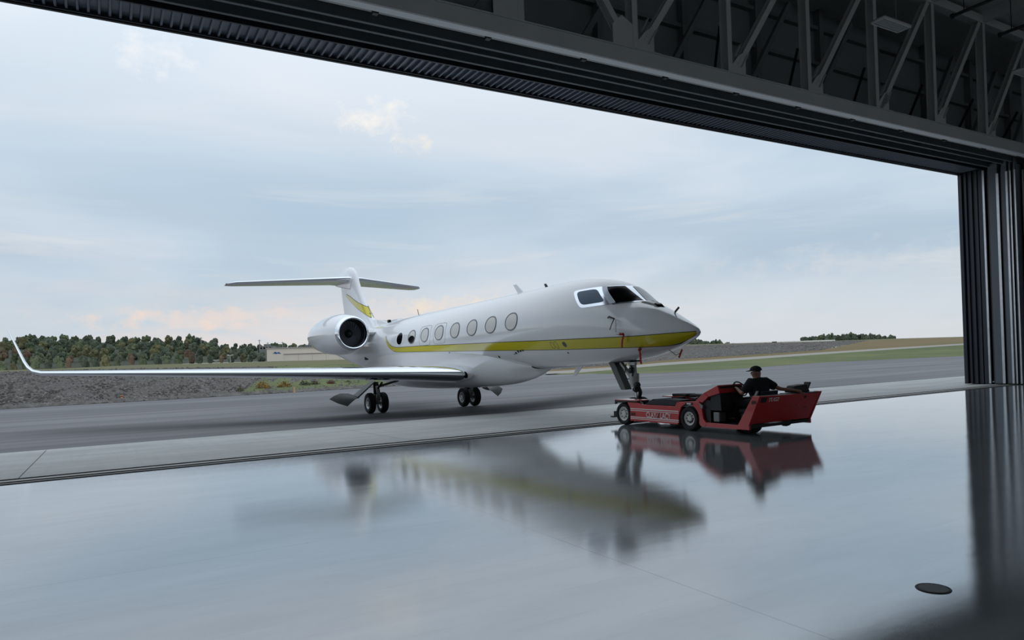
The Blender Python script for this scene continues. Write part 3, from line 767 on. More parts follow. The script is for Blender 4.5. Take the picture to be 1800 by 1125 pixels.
streamer([(-.50, -.1, -.42), (-.62, -.1, -.62)], .05)

# wings
def airfoil(tc, n=22, camber=1.0):
    up = []; lo = []
    for i in range(n + 1):
        x = 0.5 * (1 - math.cos(PI * i / n))
        yt = 5 * tc * (.2969 * math.sqrt(x) - .126 * x - .3516 * x * x + .2843 * x ** 3 - .1036 * x ** 4)
        cm = camber * 0.012 * 4 * x * (1 - x)
        up.append((x, yt + cm)); lo.append((x, -yt + cm))
    return up, lo
def section(le, chord, tc, upv, incid=0.0, n=22):
    up, lo = airfoil(tc, n); le = Vector(le); upv = Vector(upv).normalized()
    def P_(x, z): return le + Vector((-1, 0, 0)) * (x * chord) + upv * (z * chord - x * chord * math.tan(incid))
    return [P_(*p) for p in reversed(up)] + [P_(*p) for p in lo[1:]]
def wing_mesh(secs, i0, i1, name, m_, parent, capends=True, smooth=40):
    rows = [s[i0:i1] for s in secs]; mb = MB().grid(rows)
    return mb.build(name, m_, parent, smooth)
def interp(secs, n):
    out = []
    for a, b_ in zip(secs[:-1], secs[1:]):
        for i in range(n):
            t = i / n; out.append(tuple((Vector(p) * (1 - t) + Vector(q) * t) if isinstance(p, tuple) else p * (1 - t) + q * t for p, q in zip(a, b_)))
    out.append(tuple(Vector(p) if isinstance(p, tuple) else p for p in secs[-1])); return out
WS = [((-9.85, 1.0, -.84), 6.6, .10, (0, 0, 1)), ((-9.88, 1.42, -.80), 6.2, .105, (0, 0, 1)), ((-10.6, 2.6, -.73), 5.5, .10, (0, 0, 1)),
      ((-13.3, 6.3, -.53), 3.9, .095, (0, 0, 1)), ((-19.15, 14.2, -.11), 1.85, .09, (0, -.05, 1))]
WL = [((-19.15, 14.2, -.11), 1.85, .09, (0, -.05, 1)), ((-19.42, 14.48, -.02), 1.72, .085, (0, -.35, 1)), ((-19.62, 14.64, .14), 1.58, .08, (0, -.8, .8)),
      ((-19.85, 14.76, .36), 1.4, .075, (0, -1, .42)), ((-21.0, 15.28, 1.62), .62, .07, (0, -1, .40))]
NA = 22
for side, nm in ((-1, 'right'), (1, 'left')):
    def mir(sec):
        le, ch_, tc_, up_ = sec; return section((le[0], le[1] * side, le[2]), ch_, tc_, (up_[0], up_[1] * side, up_[2]), 0.02)
    secs = [mir(s) for s in interp(WS, 5)]
    wg = wing_mesh(secs, 0, 2 * NA + 1, 'wing', M['white_paint'], jet)
    lead = []
    for s_ in secs[3:]:
        c_ = sum((Vector(p) for p in (s_[NA - 6], s_[NA + 6])), Vector()) / 2
        lead.append([c_ + (Vector(p) - c_) * 1.006 + Vector((.006, 0, 0)) for p in s_[NA - 7:NA + 8]])
    MB().grid(lead).build('leading_edge', M['chrome'], wg, 60)
    wls = [mir(s) for s in interp(WL, 4)]
    wl = wing_mesh(wls, 0, 2 * NA + 1, 'winglet', M['white_paint'], jet)
    mbc = MB(); mbc.add(wls[-1], [tuple(range(len(wls[-1])))]); mbc.build('winglet_tip', M['white_paint'], wl)
    lead = []
    for s_ in wls:
        c_ = (Vector(s_[NA - 6]) + Vector(s_[NA + 6])) / 2
        lead.append([c_ + (Vector(p) - c_) * 1.01 + Vector((.005, 0, 0)) for p in s_[NA - 7:NA + 8]])
    MB().grid(lead).build('leading_edge', M['chrome'], wl, 60)

# engines
for side in (-1, 1):
    cy, cz = side * 2.45, 1.20
    x0 = -18.35
    prof = [(.70, .0), (.745, -.06), (.80, -.25), (.90, -.75), (.95, -1.4), (.95, -2.2), (.90, -3.2), (.80, -4.2), (.68, -5.0), (.60, -5.4), (.57, -5.4), (.58, -4.8)]
    na = MB().lathe(prof, (x0, cy, cz), (1, 0, -.02), 48).build('engine_nacelle', M['white_paint'], jet, 60)
    MB().lathe([(.60, -.30), (.625, -.06), (.655, .015), (.69, .03), (.725, .0), (.752, -.06), (.79, -.2)], (x0, cy, cz), (1, 0, -.02), 48).build('inlet_lip', M['chrome'], na, 60)
    MB().lathe([(.60, -.25), (.60, -.75)], (x0, cy, cz), (1, 0, -.02), 48).build('inlet_duct', M['inlet_black'], na, True)
    MB().lathe([(.0, -.80), (.62, -.80)], (x0, cy, cz), (1, 0, -.02), 32).build('fan_disc', M['inlet_black'], na)
    MB().lathe([(.0, -.38), (.06, -.42), (.14, -.55), (.19, -.72)], (x0, cy, cz), (1, 0, -.02), 24).build('spinner', M['inlet_black'], na, True)
    for k in range(24):
        mbf = MB(); rows = []
        for j in range(6):
            r = .18 + .41 * j / 5.0; an = 2 * PI * k / 24 + .30 * (j / 5.0) ** 1.5
            tw = .05 + .06 * j / 5.0
            ca, sa = math.cos(an), math.sin(an)
            p = Vector((x0 - .66, cy + r * ca, cz + r * sa)); tv = Vector((0, -sa, ca))
            rows.append([p + tv * tw * .75 + Vector((.0, 0, 0)), p - tv * tw * .75 + Vector((-.10, 0, 0))])
        mbf.grid(rows).build('fan_blade', M['fan'], na, True)
    MB().prism([(x0 - 1.2, cz - .02), (x0 - 4.6, cz + .10), (x0 - 4.4, cz + .26), (x0 - 1.6, cz + .22), (x0 - 1.0, cz + .10)], side * .75, side * 1.75).build('pylon', M['white_paint'], jet, bevel=.06)
    MB().box((-21.1, side * .98 - .04, .02), (-20.6, side * .98 + .04, .22)).build('cooling_scoop', M['glass_dark'], jet, bevel=.03)

# fin
def vsec(z, xle, chord, tc):
    up, lo = airfoil(tc, 16, 0.0); pts = []
    for x, yy in reversed(up): pts.append(Vector((xle - x * chord, (yy - .012 * 0) * chord, z)))
    for x, yy in lo[1:]: pts.append(Vector((xle - x * chord, yy * chord, z)))
    return pts
FS = [(1.45, -21.2, 6.9, .09), (1.9, -21.75, 5.75, .095), (2.22, -22.4, 4.75, .10), (2.88, -23.15, 3.9, .10), (3.72, -23.95, 3.35, .105), (4.45, -24.45, 3.0, .115), (4.75, -24.62, 3.1, .125), (5.0, -24.85, 2.9, .12), (5.2, -25.2, 2.3, .10), (5.34, -25.75, 1.2, .06)]
fin = MB().grid([vsec(*s) for s in FS])
fin.add(vsec(*FS[-1]), [tuple(range(33))])
fin = fin.build('tail_fin', M['white_paint'], jet, 60)
MB().hexa([(-28.0, -.10, 4.50), (-25.3, -.20, 4.02), (-25.3, .20, 4.02), (-28.0, .10, 4.50), (-28.2, -.16, 4.62), (-24.9, -.26, 4.6), (-24.9, .26, 4.6), (-28.2, .16, 4.62)]).build('tail_fairing', M['white_paint'], jet, bevel=.05)
MB().lathe([(0.0, .05), (.12, -.12), (.22, -.7), (.24, -1.6), (.16, -2.7), (.03, -3.7)], (-24.75, 0, 4.70), (1, 0, .0), 20).build('tail_bullet', M['white_paint'], jet, True)
rows = []
for i in range(21):                                   # dorsal fairing
    s = 17.2 + 5.4 * i / 20.0; hgt = 1.70 + .15 * min(1, i / 6.0) + .30 * (i / 20.0) ** 3
    rows.append([Vector((-s, -(.15 + .25 * (1 - i / 20.0)), 1.55)), Vector((-s, -.10, hgt)), Vector((-s, 0, hgt + .03)), Vector((-s, .10, hgt)), Vector((-s, .15 + .25 * (1 - i / 20.0), 1.55))])
MB().grid(rows).build('dorsal_fairing', M['white_paint'], jet, 60)
MB().box((-19.6, -.34, 1.62), (-19.4, -.22, 1.88)).build('ram_air_inlet', M['glass_dark'], jet, bevel=.02)
# fin flash: yellow chevron laid on both faces of the fin
def fin_y(x, z):
    for a, b_ in zip(FS[:-1], FS[1:]):
        if a[0] <= z <= b_[0]:
            t = (z - a[0]) / (b_[0] - a[0]); xle = a[1] + (b_[1] - a[1]) * t; ch_ = a[2] + (b_[2] - a[2]) * t; tc_ = a[3] + (b_[3] - a[3]) * t
            q = min(max((xle - x) / ch_, 0), 1)
            return 5 * tc_ * ch_ * (.2969 * math.sqrt(q) - .126 * q - .3516 * q * q + .2843 * q ** 3 - .1036 * q ** 4) - (.006 * (1 - q / .02) if q < .02 else 0)
    return .05
fa = [(-26.2, 3.86), (-25.45, 3.66), (-24.3, 3.24), (-23.55, 3.0), (-23.06, 2.84)]
fb = [(-26.2, 3.78), (-25.55, 3.48), (-24.3, 2.92), (-23.4, 2.60), (-22.44, 2.24)]
for side in (-1, 1):
    for nm, ex, of, m_ in (('fin_flash_outline', .025, .012, 'stripe_edge'), ('fin_flash', 0, .018, 'yellow')):
        rows = []
        for i in range(4):
            for q in range(7):
                if q == 6 and i < 3: continue
                t = q / 6.0
                A = Vector(fa[i]) * (1 - t) + Vector(fa[i + 1]) * t; B = Vector(fb[i]) * (1 - t) + Vector(fb[i + 1]) * t
                A.y += ex; B.y -= ex
                rows.append([Vector((A.x + (B.x - A.x) * k / 6.0, side * (fin_y(A.x + (B.x - A.x) * k / 6.0, A.y + (B.y - A.y) * k / 6.0) + of), A.y + (B.y - A.y) * k / 6.0)) for k in range(7)])
        MB().grid(rows).build(nm, M[m_], jet, True)
# tailplane
for side in (-1, 1):
    HS = [((-24.95, .1, 4.62), 3.0, .10, (0, 0, 1)), ((-25.2, .5, 4.64), 2.75, .095, (0, 0, 1)), ((-28.75, 5.45, 4.74), 1.65, .095, (0, 0, 1)), ((-29.45, 5.85, 4.74), .95, .08, (0, 0, 1))]
    def mir(sec):
        le, ch_, tc_, up_ = sec; return section((le[0], le[1] * side, le[2]), ch_, tc_, up_, 0.02)
    secs = [mir(s) for s in interp(HS, 4)]
    hs_ = wing_mesh(secs, 0, 2 * NA + 1, 'tailplane', M['white_paint'], jet)
    lead = []
    for s_ in secs[1:]:
        c_ = (Vector(s_[NA - 4]) + Vector(s_[NA + 4])) / 2
        lead.append([c_ + (Vector(p) - c_) * 1.012 + Vector((.004, 0, 0)) for p in s_[NA - 5:NA + 6]])
    MB().grid(lead).build('leading_edge', M['chrome'], hs_, 60)

# landing gear
def wheel(name, o, r, wd_, parent, rim_m, axis=(0, 1, 0), rr=.55, tread=0):
    hw = wd_ / 2
    t_ = MB().lathe([(r * rr, -hw * .72), (r * .72, -hw * .98), (r * .90, -hw * .92), (r * .985, -hw * .6), (r, -hw * .25), (r, hw * .25), (r * .985, hw * .6), (r * .90, hw * .92), (r * .72, hw * .98), (r * rr, hw * .72)], o, axis, 32).build(name, M['rubber'], parent, 50)
    MB().lathe([(r * rr * 1.01, -hw * .74), (r * rr * .9, -hw * .70), (r * rr * .78, -hw * .50), (r * rr * .45, -hw * .45), (r * rr * .40, -hw * .72), (0, -hw * .74)], o, axis, 28).build('rim', rim_m, t_, 50)
    MB().lathe([(r * rr * 1.01, hw * .74), (r * rr * .9, hw * .70), (r * rr * .78, hw * .50), (r * rr * .45, hw * .45), (r * rr * .40, hw * .72), (0, hw * .74)], o, axis, 28).build('rim', rim_m, t_, 50)
    ax = Vector(axis).normalized(); s = ax.cross(Vector((0, 0, 1))).normalized(); up_ = s.cross(ax); oo = Vector(o)
    for sd in (-1, 1):
        for k in range(8):
            an = 2 * PI * k / 8; d = s * math.cos(an) + up_ * math.sin(an)
            c_ = oo + ax * (sd * hw * .53) + d * (r * rr * .62)
            MB().lathe([(r * .035, -.02), (r * .035, .02), (0, .02)], c_, ax * sd, 8).build('lug', M['gear_dark'], t_)
    return t_
for side in (-1, 1):
    gx, gy = -16.4, side * 2.23
    gr = MB().tube([(gx, gy, -1.02), (gx, gy, -1.55)], .11, 14).build('main_gear_strut', M['gear_dark'], jet, True)
    MB().tube([(gx, gy, -1.5), (gx, gy, -1.92)], .07, 12).build('oleo_piston', M['gear_chrome'], gr, True)
    MB().tube([(gx, gy - .36, -1.92), (gx, gy + .36, -1.92)], .06, 12).build('axle', M['gear_metal'], gr, True)
    MB().bar((gx + .12, gy, -1.2), (gx + .3, gy, -1.6), .12, .05).bar((gx + .3, gy, -1.6), (gx + .08, gy, -1.9), .12, .05).build('torque_link', M['gear_metal'], gr)
    MB().bar((gx, gy, -1.25), (gx + .1, gy - side * 1.0, -1.0), .09, .09).build('side_brace', M['gear_dark'], gr)
    MB().bar((gx + .05, gy, -1.4), (gx + .5, gy - side * .1, -1.05), .06, .06).build('drag_brace', M['gear_dark'], gr)
    MB().tube([(gx + .13, gy + .06, -1.1), (gx + .2, gy + .1, -1.5), (gx + .06, gy + .12, -1.85)], .018, 6).build('brake_hose', M['gear_dark'], gr)
    for dy in (-.28, .28):
        wheel('main_wheel', (gx, gy + dy, -1.91), .44, .28, gr, M['rim'])
    # strut door and hinged outer door hanging outboard
    MB().hexa([(gx + .30, gy + side * .10, -1.0), (gx - .26, gy + side * .10, -1.0), (gx - .26, gy + side * .16, -1.0), (gx + .30, gy + side * .16, -1.0),
               (gx + .30, gy + side * .86, -1.64), (gx - .26, gy + side * .86, -1.56), (gx - .26, gy + side * .92, -1.53), (gx + .30, gy + side * .92, -1.61)]).build('strut_door', M['gear_door'], gr)
    tpl = [(.84, -1.58), (1.1, -1.48), (1.45, -1.46), (1.70, -1.54), (1.92, -1.67)]
    bpl = [(.84, -1.66), (.98, -1.68), (1.10, -1.76), (1.22, -1.86), (1.36, -1.97)]
    rows0 = []
    for (ty, tz), (by_, bz_) in zip(tpl, bpl):
        p_, q_ = Vector((gx - .22, gy + side * ty, tz)), Vector((gx + .28, gy + side * by_, bz_))
        rows0.append([p_, p_.lerp(q_, .5) + Vector((.02, side * .03, -.02)), q_, q_ + Vector((-.03, side * .02, .03)), p_.lerp(q_, .5) + Vector((-.02, side * .06, .02)), p_ + Vector((-.03, side * .02, .03))])
    MB().grid(rows0, True).add(rows0[0] + rows0[-1], [tuple(range(6)), tuple(range(6, 12))]).build('wheel_door', M['gear_door'], gr, 30)
# nose gear
ngx = -2.48
gr = MB().tube([(ngx - .02, 0, -.60), (ngx + .02, 0, -1.02)], .10, 14).build('nose_gear_strut', M['gear_metal'], jet, True)
MB().tube([(ngx + .02, 0, -1.0), (ngx + .05, 0, -1.36)], [.15, .12], 14).build('steering_collar', M['gear_metal'], gr, True)
MB().tube([(ngx + .05, 0, -1.3), (ngx + .12, 0, -1.92)], .045, 12).build('oleo_piston', M['gear_chrome'], gr, True)
MB().bar((ngx + .16, 0, -1.30), (ngx + .26, 0, -1.5), .10, .04).bar((ngx + .26, 0, -1.5), (ngx + .12, 0, -1.84), .10, .04).build('torque_link', M['gear_dark'], gr)
MB().bar((ngx - .06, .0, -1.10), (ngx - .48, .0, -.68), .10, .06).build('drag_brace', M['gear_metal'], gr)
MB().bar((ngx - .02, -.1, -.72), (ngx + .24, -.1, -.72), .08, .08).build('trunnion', M['gear_metal'], gr)
for (dx, zz) in ((.26, -1.30), (.20, -1.42)):
    MB().lathe([(.0, .05), (.075, .05), (.085, .0), (.05, -.1), (0, -.1)], (ngx + dx, -.10, zz), (1, -.1, 0), 16).build('taxi_light', M['gear_dark'], gr, True)
MB().tube([(ngx - .2, -.06, -.72), (ngx - .26, -.08, -.98), (ngx - .16, -.1, -1.14), (ngx + .02, -.1, -1.12)], .014, 6).build('hydraulic_hose', M['gear_dark'], gr)
MB().tube([(ngx + .02, -.11, -.74), (ngx + .14, -.12, -.92), (ngx + .10, -.12, -1.06)], .02, 6).build('hydraulic_hose', M['gear_dark'], gr)
MB().lathe([(.05, -.08), (.08, -.05), (.08, .05), (.05, .08)], (ngx + .06, -.10, -.90), (1, 0, 0), 14).build('actuator', M['gear_dark'], gr, True)
MB().hexa([(-3.38, -.12, -.66), (-3.12, -.12, -.66), (-3.12, .12, -.66), (-3.38, .12, -.66), (-2.90, -.12, -1.43), (-2.68, -.12, -1.43), (-2.68, .12, -1.43), (-2.90, .12, -1.43)]).build('nose_gear_door', M['gear_door'], gr, bevel=.02)
MB().box((-3.15, -.2, -.672), (-2.35, .2, -.60)).build('wheel_bay', M['gear_dark'], gr)
for dy in (-.16, .16):
    wheel('nose_wheel', (ngx + .13, dy, -1.90), .27, .17, gr, M['rim'])

# ------------------------------------------------------------------ aircraft tug
T0 = NOSE - FV * 2.45; T0.z = 0
TM = Matrix(((hv.x, LV.x, 0, T0.x), (hv.y, LV.y, 0, T0.y), (0, 0, 1, 0), (0, 0, 0, 1)))
tug = empty('aircraft_tug', TM, 'low red towbarless aircraft tug carrying the jet nose wheel', 'tug')
def arc(cx, cz, r, a0, a1, n=10): return [(cx + r * math.cos(math.radians(a0 + (a1 - a0) * i / n)), cz + r * math.sin(math.radians(a0 + (a1 - a0) * i / n))) for i in range(n + 1)]
for sd in (-1, 1):
    y0, y1 = (-1.02, -.97) if sd < 0 else (.97, 1.02)
    # long side skirt
    poly = [(.88, .60), (1.0, .43), (.98, .13), (2.66, .13), (2.69, .30), (2.72, .42), (2.80, .56), (2.66, .66), (2.58, .55), (1.45, .55), (1.30, .59)]
    sk = MB().prism(poly, y0, y1).build('side_skirt', M['tug_red'], tug, bevel=.008)
    for zz, hh in ((.425, .022), (.385, .016), (.215, .022), (.178, .016)):
        MB().box((1.0, y0 - .004 if sd < 0 else y1, zz), (2.69, y0 if sd < 0 else y1 + .004, zz + hh)).build('white_pinstripe', M['tug_white'], sk)
    MB().prism([(.42, .53), (.42, .63), (1.28, .64), (1.28, .60), (.88, .60), (.80, .58), (.47, .57)], y0 - (.02 if sd < 0 else 0), y1 + (.02 if sd > 0 else 0)).build('fender_edge', M['tug_black'], tug)
    MB().box((.42, min(sd * 1.04, sd * .62), .625), (1.30, max(sd * 1.04, sd * .62), .65)).build('front_fender', M['tug_red'], tug, bevel=.01)
    MB().prism([(1.45, .54), (1.62, .62), (1.90, .69), (2.2, .71), (2.70, .69), (2.60, .54)], sd * .965, sd * .60).build('deck_pad', M['tug_mat'], tug, bevel=.02)
    # cab flank with wheel arch
    poly = [(2.70, .66), (3.34, .69), (3.40, .62), (3.46, .30), (3.56, .20), (3.50, .13), (3.36, .14)] + arc(3.0, .285, .335, -14, 140) 
    MB().prism(poly, y0 - .005, y1 + .005).build('cab_flank', M['tug_red'], tug, bevel=.008)
    MB().box((3.42, min(y0, y1), .13), (4.72, max(y0, y1) + 0, .225)).build('cab_sill', M['tug_red'], tug, bevel=.008)
    MB().prism([(4.42, .22), (4.71, .22), (5.02, .85), (4.84, .85)], y0 - .003, y1 + .003).build('rear_pillar', M['tug_red'], tug, bevel=.008)
    wheel('drive_wheel', (.70, sd * .90, .29), .29, .25, tug, M['rim_white'], (0, 1, 0), .62)
    wheel('rear_wheel', (3.0, sd * .90, .285), .285, .25, tug, M['rim_white'], (0, 1, 0), .55)
MB().box((.95, -.96, .16), (3.4, .96, .30)).build('chassis', M['tug_black'], tug)
MB().box((1.35, -.62, .30), (3.3, .62, .52)).build('deck', M['tug_mat'], tug)
MB().box((.55, -.58, .10), (1.2, .58, .20)).build('wheel_cradle', M['tug_grey'], tug)
MB().prism([(.20, .06), (.55, .16), (.55, .20), (.18, .09)], -.56, .56).build('cradle_ramp', M['tug_grey'], tug)
MB().prism([(1.0, .2), (1.35, .2), (1.35, .66), (1.18, .60)], -.58, .58).build('wheel_stop', M['tug_black'], tug, bevel=.02)
MB().box((.34, -1.02, .20), (.45, -.66, .34)).build('front_bumper', M['tug_black'], tug); MB().box((.24, -1.05, .18), (.36, -.86, .21)).build('step_lip', M['tug_black'], tug)
MB().box((.34, .66, .20), (.45, 1.02, .34)).build('front_bumper', M['tug_black'], tug)
MB().box((.78, .64, .65), (1.28, 1.02, .715)).build('fender_pad', M['tug_mat'], tug, bevel=.015)
MB().box((1.45, .60, .65), (2.2, .9, .72)).build('fender_pad', M['tug_mat'], tug, bevel=.015)
# sloping cowl and dash in front of the driver
MB().prism([(3.20, .685), (3.47, .885), (3.60, .795), (3.42, .66)], -1.0, -.22).build('lower_cowl', M['tug_red'], tug, bevel=.008)
MB().prism([(3.475, .888), (3.88, 1.06), (3.93, .885), (3.61, .797)], -1.0, -.22).build('upper_cowl', M['tug_red'], tug, bevel=.008)
MB().hexa([(3.60, -.96, .50), (3.93, -.96, .50), (3.93, -.24, .50), (3.60, -.24, .50), (3.64, -.96, .80), (3.90, -.96, 1.03), (3.90, -.24, 1.03), (3.64, -.24, .80)]).build('dashboard', M['tug_black'], tug)
MB().box((3.42, -.96, .22), (3.62, .9, .72)).build('bulkhead', M['tug_black'], tug)
MB().box((3.40, -.96, .16), (4.72, .96, .22)).build('cab_floor', M['tug_black'], tug)
MB().prism([(3.36, .66), (3.46, .60), (3.44, .53), (3.38, .56)], -1.03, -.9).build('side_lamp', M['tug_grey'], tug)
MB().tube([(3.78, -.35, .86), (3.92, -.35, .93)], .02, 8).build('steering_column', M['tug_black'], tug)
mbs = MB()
sw_o = Vector((3.94, -.35, .95)); sw_a = Vector((.85, 0, .55)).normalized(); s_ = sw_a.cross(Vector((0, 1, 0))).normalized()
pts = [sw_o + (Vector((0, 1, 0)) * math.cos(2 * PI * k / 24) + s_ * math.sin(2 * PI * k / 24)) * .18 for k in range(25)]
mbs.tube(pts, .015, 8, False)
for k in range(3):
    a = 2 * PI * k / 3; mbs.bar(sw_o, sw_o + (Vector((0, 1, 0)) * math.cos(a) + s_ * math.sin(a)) * .17, .02, .012)
mbs.build('steering_wheel', M['tug_black'], tug, True)
MB().box((4.15, -.62, .30), (4.62, -.08, .44)).build('seat_base', M['tug_black'], tug, bevel=.03)
MB().box((4.12, -.64, .44), (4.62, -.06, .53)).build('seat_cushion', M['tug_mat'], tug, bevel=.03)
MB().hexa([(4.58, -.62, .50), (4.66, -.62, .50), (4.66, -.08, .50), (4.58, -.08, .50), (4.70, -.60, .92), (4.76, -.60, .92), (4.76, -.10, .92), (4.70, -.10, .92)]).build('seat_back', M['tug_mat'], tug, bevel=.02)
MB().hexa([(4.42, -.70, .52), (4.50, -.70, .52), (4.50, -.66, .52), (4.42, -.66, .52), (4.66, -.70, .93), (4.72, -.70, .93), (4.72, -.66, .93), (4.66, -.66, .93)]).build('armrest_bar', M['tug_grey'], tug)
MB().box((3.66, -.93, .24), (3.84, -.72, .46)).build('pedal_box', M['tug_grey'], tug, bevel=.02)
# rear panel, tucked in at the bottom
rp = MB().hexa([(4.66, -.99, .25), (4.71, -.99, .25), (4.71, .95, .24), (4.66, .95, .24), (4.97, -.99, .85), (5.02, -.99, .85), (5.02, .93, .82), (4.97, .93, .82)]).build('rear_panel', M['tug_red'], tug, bevel=.01)
MB().box((4.72, -.96, .80), (5.0, .92, .84)).build('rear_deck', M['tug_black'], tug)
MB().hexa([(4.30, .40, .24), (4.68, .40, .24), (4.68, .95, .24), (4.30, .95, .24), (4.40, .40, .82), (4.97, .40, .82), (4.97, .93, .82), (4.40, .93, .82)]).build('rear_box', M['tug_black'], tug)
MB().hexa([(4.775, .30, .45), (4.785, .30, .45), (4.785, .42, .45), (4.775, .42, .45), (4.905, .33, .58), (4.875, .33, .58), (4.875, .45, .58), (4.875, .45, .58)]).build('reflector', M['tug_grey'], rp)
for zz, yy in ((.50, .55), (.52, .62), (.50, .68)):
    MB().lathe([(.0, .012), (.012, .01), (.014, 0)], (4.70 + (zz - .25) * .52 + .022, yy, zz), (1, 0, -.5), 10).build('bolt', M['tug_grey'], rp)
MB().lathe([(.0, .012), (.03, .01), (.034, 0)], (4.70 + (.75 - .25) * .52 + .022, .48, .75), (1, 0, -.5), 12).build('socket', M['tug_black'], rp)
MB().lathe([(.0, -.08), (.085, -.08), (.095, 0), (.085, .08), (0, .08)], (4.62, .28, .20), (0, 1, 0), 18).build('tow_roller', M['tug_black'], tug, True)
wheel('caster_wheel', (4.36, -.52, .19), .19, .30, tug, M['tug_black'], (0, 1, 0), .5)

def text_mesh(body, size, name, m_, parent, mtx, bold=0.0):
    cu = bpy.data.curves.new(name, 'FONT'); cu.body = body; cu.size = size; cu.extrude = 0.002; cu.offset = bold; cu.resolution_u = 4
    tmp = bpy.data.objects.new(name, cu); col.objects.link(tmp)
    dg = bpy.context.evaluated_depsgraph_get()
    me = bpy.data.meshes.new_from_object(tmp.evaluated_get(dg))
    bpy.data.objects.remove(tmp); bpy.data.curves.remove(cu)
    me.materials.clear(); me.materials.append(M[m_])
    o = bpy.data.objects.new(name, me); col.objects.link(o); o.parent = parent; o.matrix_local = mtx
    return o
# text on near side (faces -y): x axis of text runs along +x, up = +z
def side_m(x, y, z, sx=1.0): return Matrix.Translation((x, y, z)) @ Matrix.Rotation(PI / 2, 4, 'X') @ Matrix.Diagonal((sx, 1, 1, 1))
text_mesh('CLAY', .185, 'lettering', 'tug_white', tug, side_m(1.585, -1.026, .245, .78), .002)
text_mesh('LACY', .185, 'lettering', 'tug_white', tug, side_m(2.075, -1.026, .245, .78), .002)
lg = MB(); lg.bar((1.955, -1.027, .25), (2.045, -1.027, .385), .006, .03, (0, 1, 0)); lg.bar((1.96, -1.027, .30), (1.985, -1.027, .245), .006, .022, (0, 1, 0))
lg.build('slash_emblem', M['tug_white'], tug)
lg = MB(); lg.bar((2.015, -1.027, .245), (2.055, -1.027, .36), .004, .006, (0, 1, 0)); lg.build('slash_emblem', M['tug_grey'], tug)
text_mesh('684', .11, 'fleet_number', 'tug_black', tug, side_m(1.02, -1.024, .265, 1.0), .003)
text_mesh('684', .11, 'fleet_number', 'tug_black', tug, side_m(4.80, -1.026, .68, .75), .003)
MB().box((2.92, -1.031, .60), (3.16, -1.026, .655)).build('data_plate', M['tug_black'], tug)
MB().box((2.97, -1.033, .612), (3.10, -1.031, .645)).build('data_plate_print', M['tug_white'], tug)
ry = Vector((0, 1, 0)); rn = Vector((.6, 0, -.31)).normalized(); rz = rn.cross(ry).normalized()
if rz.z < 0: rz = -rz
nrm = ry.cross(rz)
o0 = Vector((5.02 - (.85 - .70) * .52 + .012, -.70, .715))
text_mesh('TUG2', .13, 'fleet_name', 'tug_white', tug, Matrix(((ry.x, rz.x, nrm.x, o0.x), (ry.y, rz.y, nrm.y, o0.y), (ry.z, rz.z, nrm.z, o0.z), (0, 0, 0, 1))), .003)
o1 = o0 + Vector((0, -.24, .0))
MB().hexa([o1 + rz * -.01, o1 + rz * -.01 + ry * .18, o1 + rz * -.01 + ry * .18 + nrm * .004, o1 + rz * -.01 + nrm * .004, o1 + rz * .11, o1 + rz * .11 + ry * .18, o1 + rz * .11 + ry * .18 + nrm * .004, o1 + rz * .11 + nrm * .004]).build('dark_sticker', M['tug_black'], tug)

# bag on the rear deck of the tug
bg_ = empty('equipment_bag', TM @ Matrix.Translation((4.70, .62, .84)), 'black bag with raised flap lying on the tug rear deck', 'bag')
MB().hexa([(-.16, -.28, 0), (.16, -.28, 0), (.16, .22, 0), (-.16, .22, 0), (-.12, -.22, .15), (.12, -.26, .15), (.12, .16, .17), (-.12, .16, .17)]).build('bag_body', M['tug_black'], bg_, bevel=.03)
MB().hexa([(-.05, .24, 0), (.05, .24, 0), (.05, .28, 0), (-.1, .28, 0), (-.08, .33, .21), (.08, .33, .21), (.08, .37, .20), (-.08, .37, .20)]).build('flap', M['tug_black'], bg_, bevel=.01)

# ------------------------------------------------------------------ driver (tug frame: faces -x, his left is -y)
def skin_mesh(name, chains, m_, parent, mtx=None, sub=2):
    vs, es, rd, roots = [], [], [], []
    for c in chains:
        base = c.get('from'); prev = base
        if base is None: roots.append(len(vs))
        for (p, r) in c['pts']:
            vs.append(p); rd.append(r); i = len(vs) - 1
            if prev is not None: es.append((prev, i))
            prev = i
    me = bpy.data.meshes.new(name); me.from_pydata(vs, es, [])
    o = bpy.data.objects.new(name, me); col.objects.link(o)
    if parent is not None: o.parent = parent
    if mtx is not None: o.matrix_world = mtx
    md = o.modifiers.new('skin', 'SKIN'); md.use_smooth_shade = True
    for i, sv in enumerate(me.skin_vertices[0].data):
        r = rd[i]; sv.radius = r if isinstance(r, tuple) else (r, r)
    for i in roots: me.skin_vertices[0].data[i].use_root = True
    sb = o.modifiers.new('sub', 'SUBSURF'); sb.levels = sub; sb.render_levels = sub
    me.materials.append(M[m_])
    return o
Y0 = -.35
pel = (4.44, Y0, .63); sp1 = (4.46, Y0, .82); chs = (4.45, Y0, 1.03); nkb = (4.42, Y0, 1.15); nk = (4.405, Y0, 1.20); hd0 = (4.39, Y0, 1.27); hd1 = (4.385, Y0, 1.36)
lsh, lel, lwr = (4.43, Y0 - .23, 1.10), (4.30, Y0 - .36, .86), (4.03, Y0 - .21, .97)
rsh, rel, rwr = (4.46, Y0 + .23, 1.10), (4.68, Y0 + .38, .94), (4.93, Y0 + .62, .895)
lhp, lkn, lan, lto = (4.40, Y0 - .10, .60), (3.98, Y0 - .16, .66), (3.88, Y0 - .16, .30), (3.70, Y0 - .17, .26)
rhp, rkn, ran, rto = (4.40, Y0 + .10, .60), (3.98, Y0 + .15, .66), (3.90, Y0 + .15, .30), (3.72, Y0 + .16, .26)
lhd = (3.965, Y0 - .18, .985); rhd = (5.02, Y0 + .68, .865)
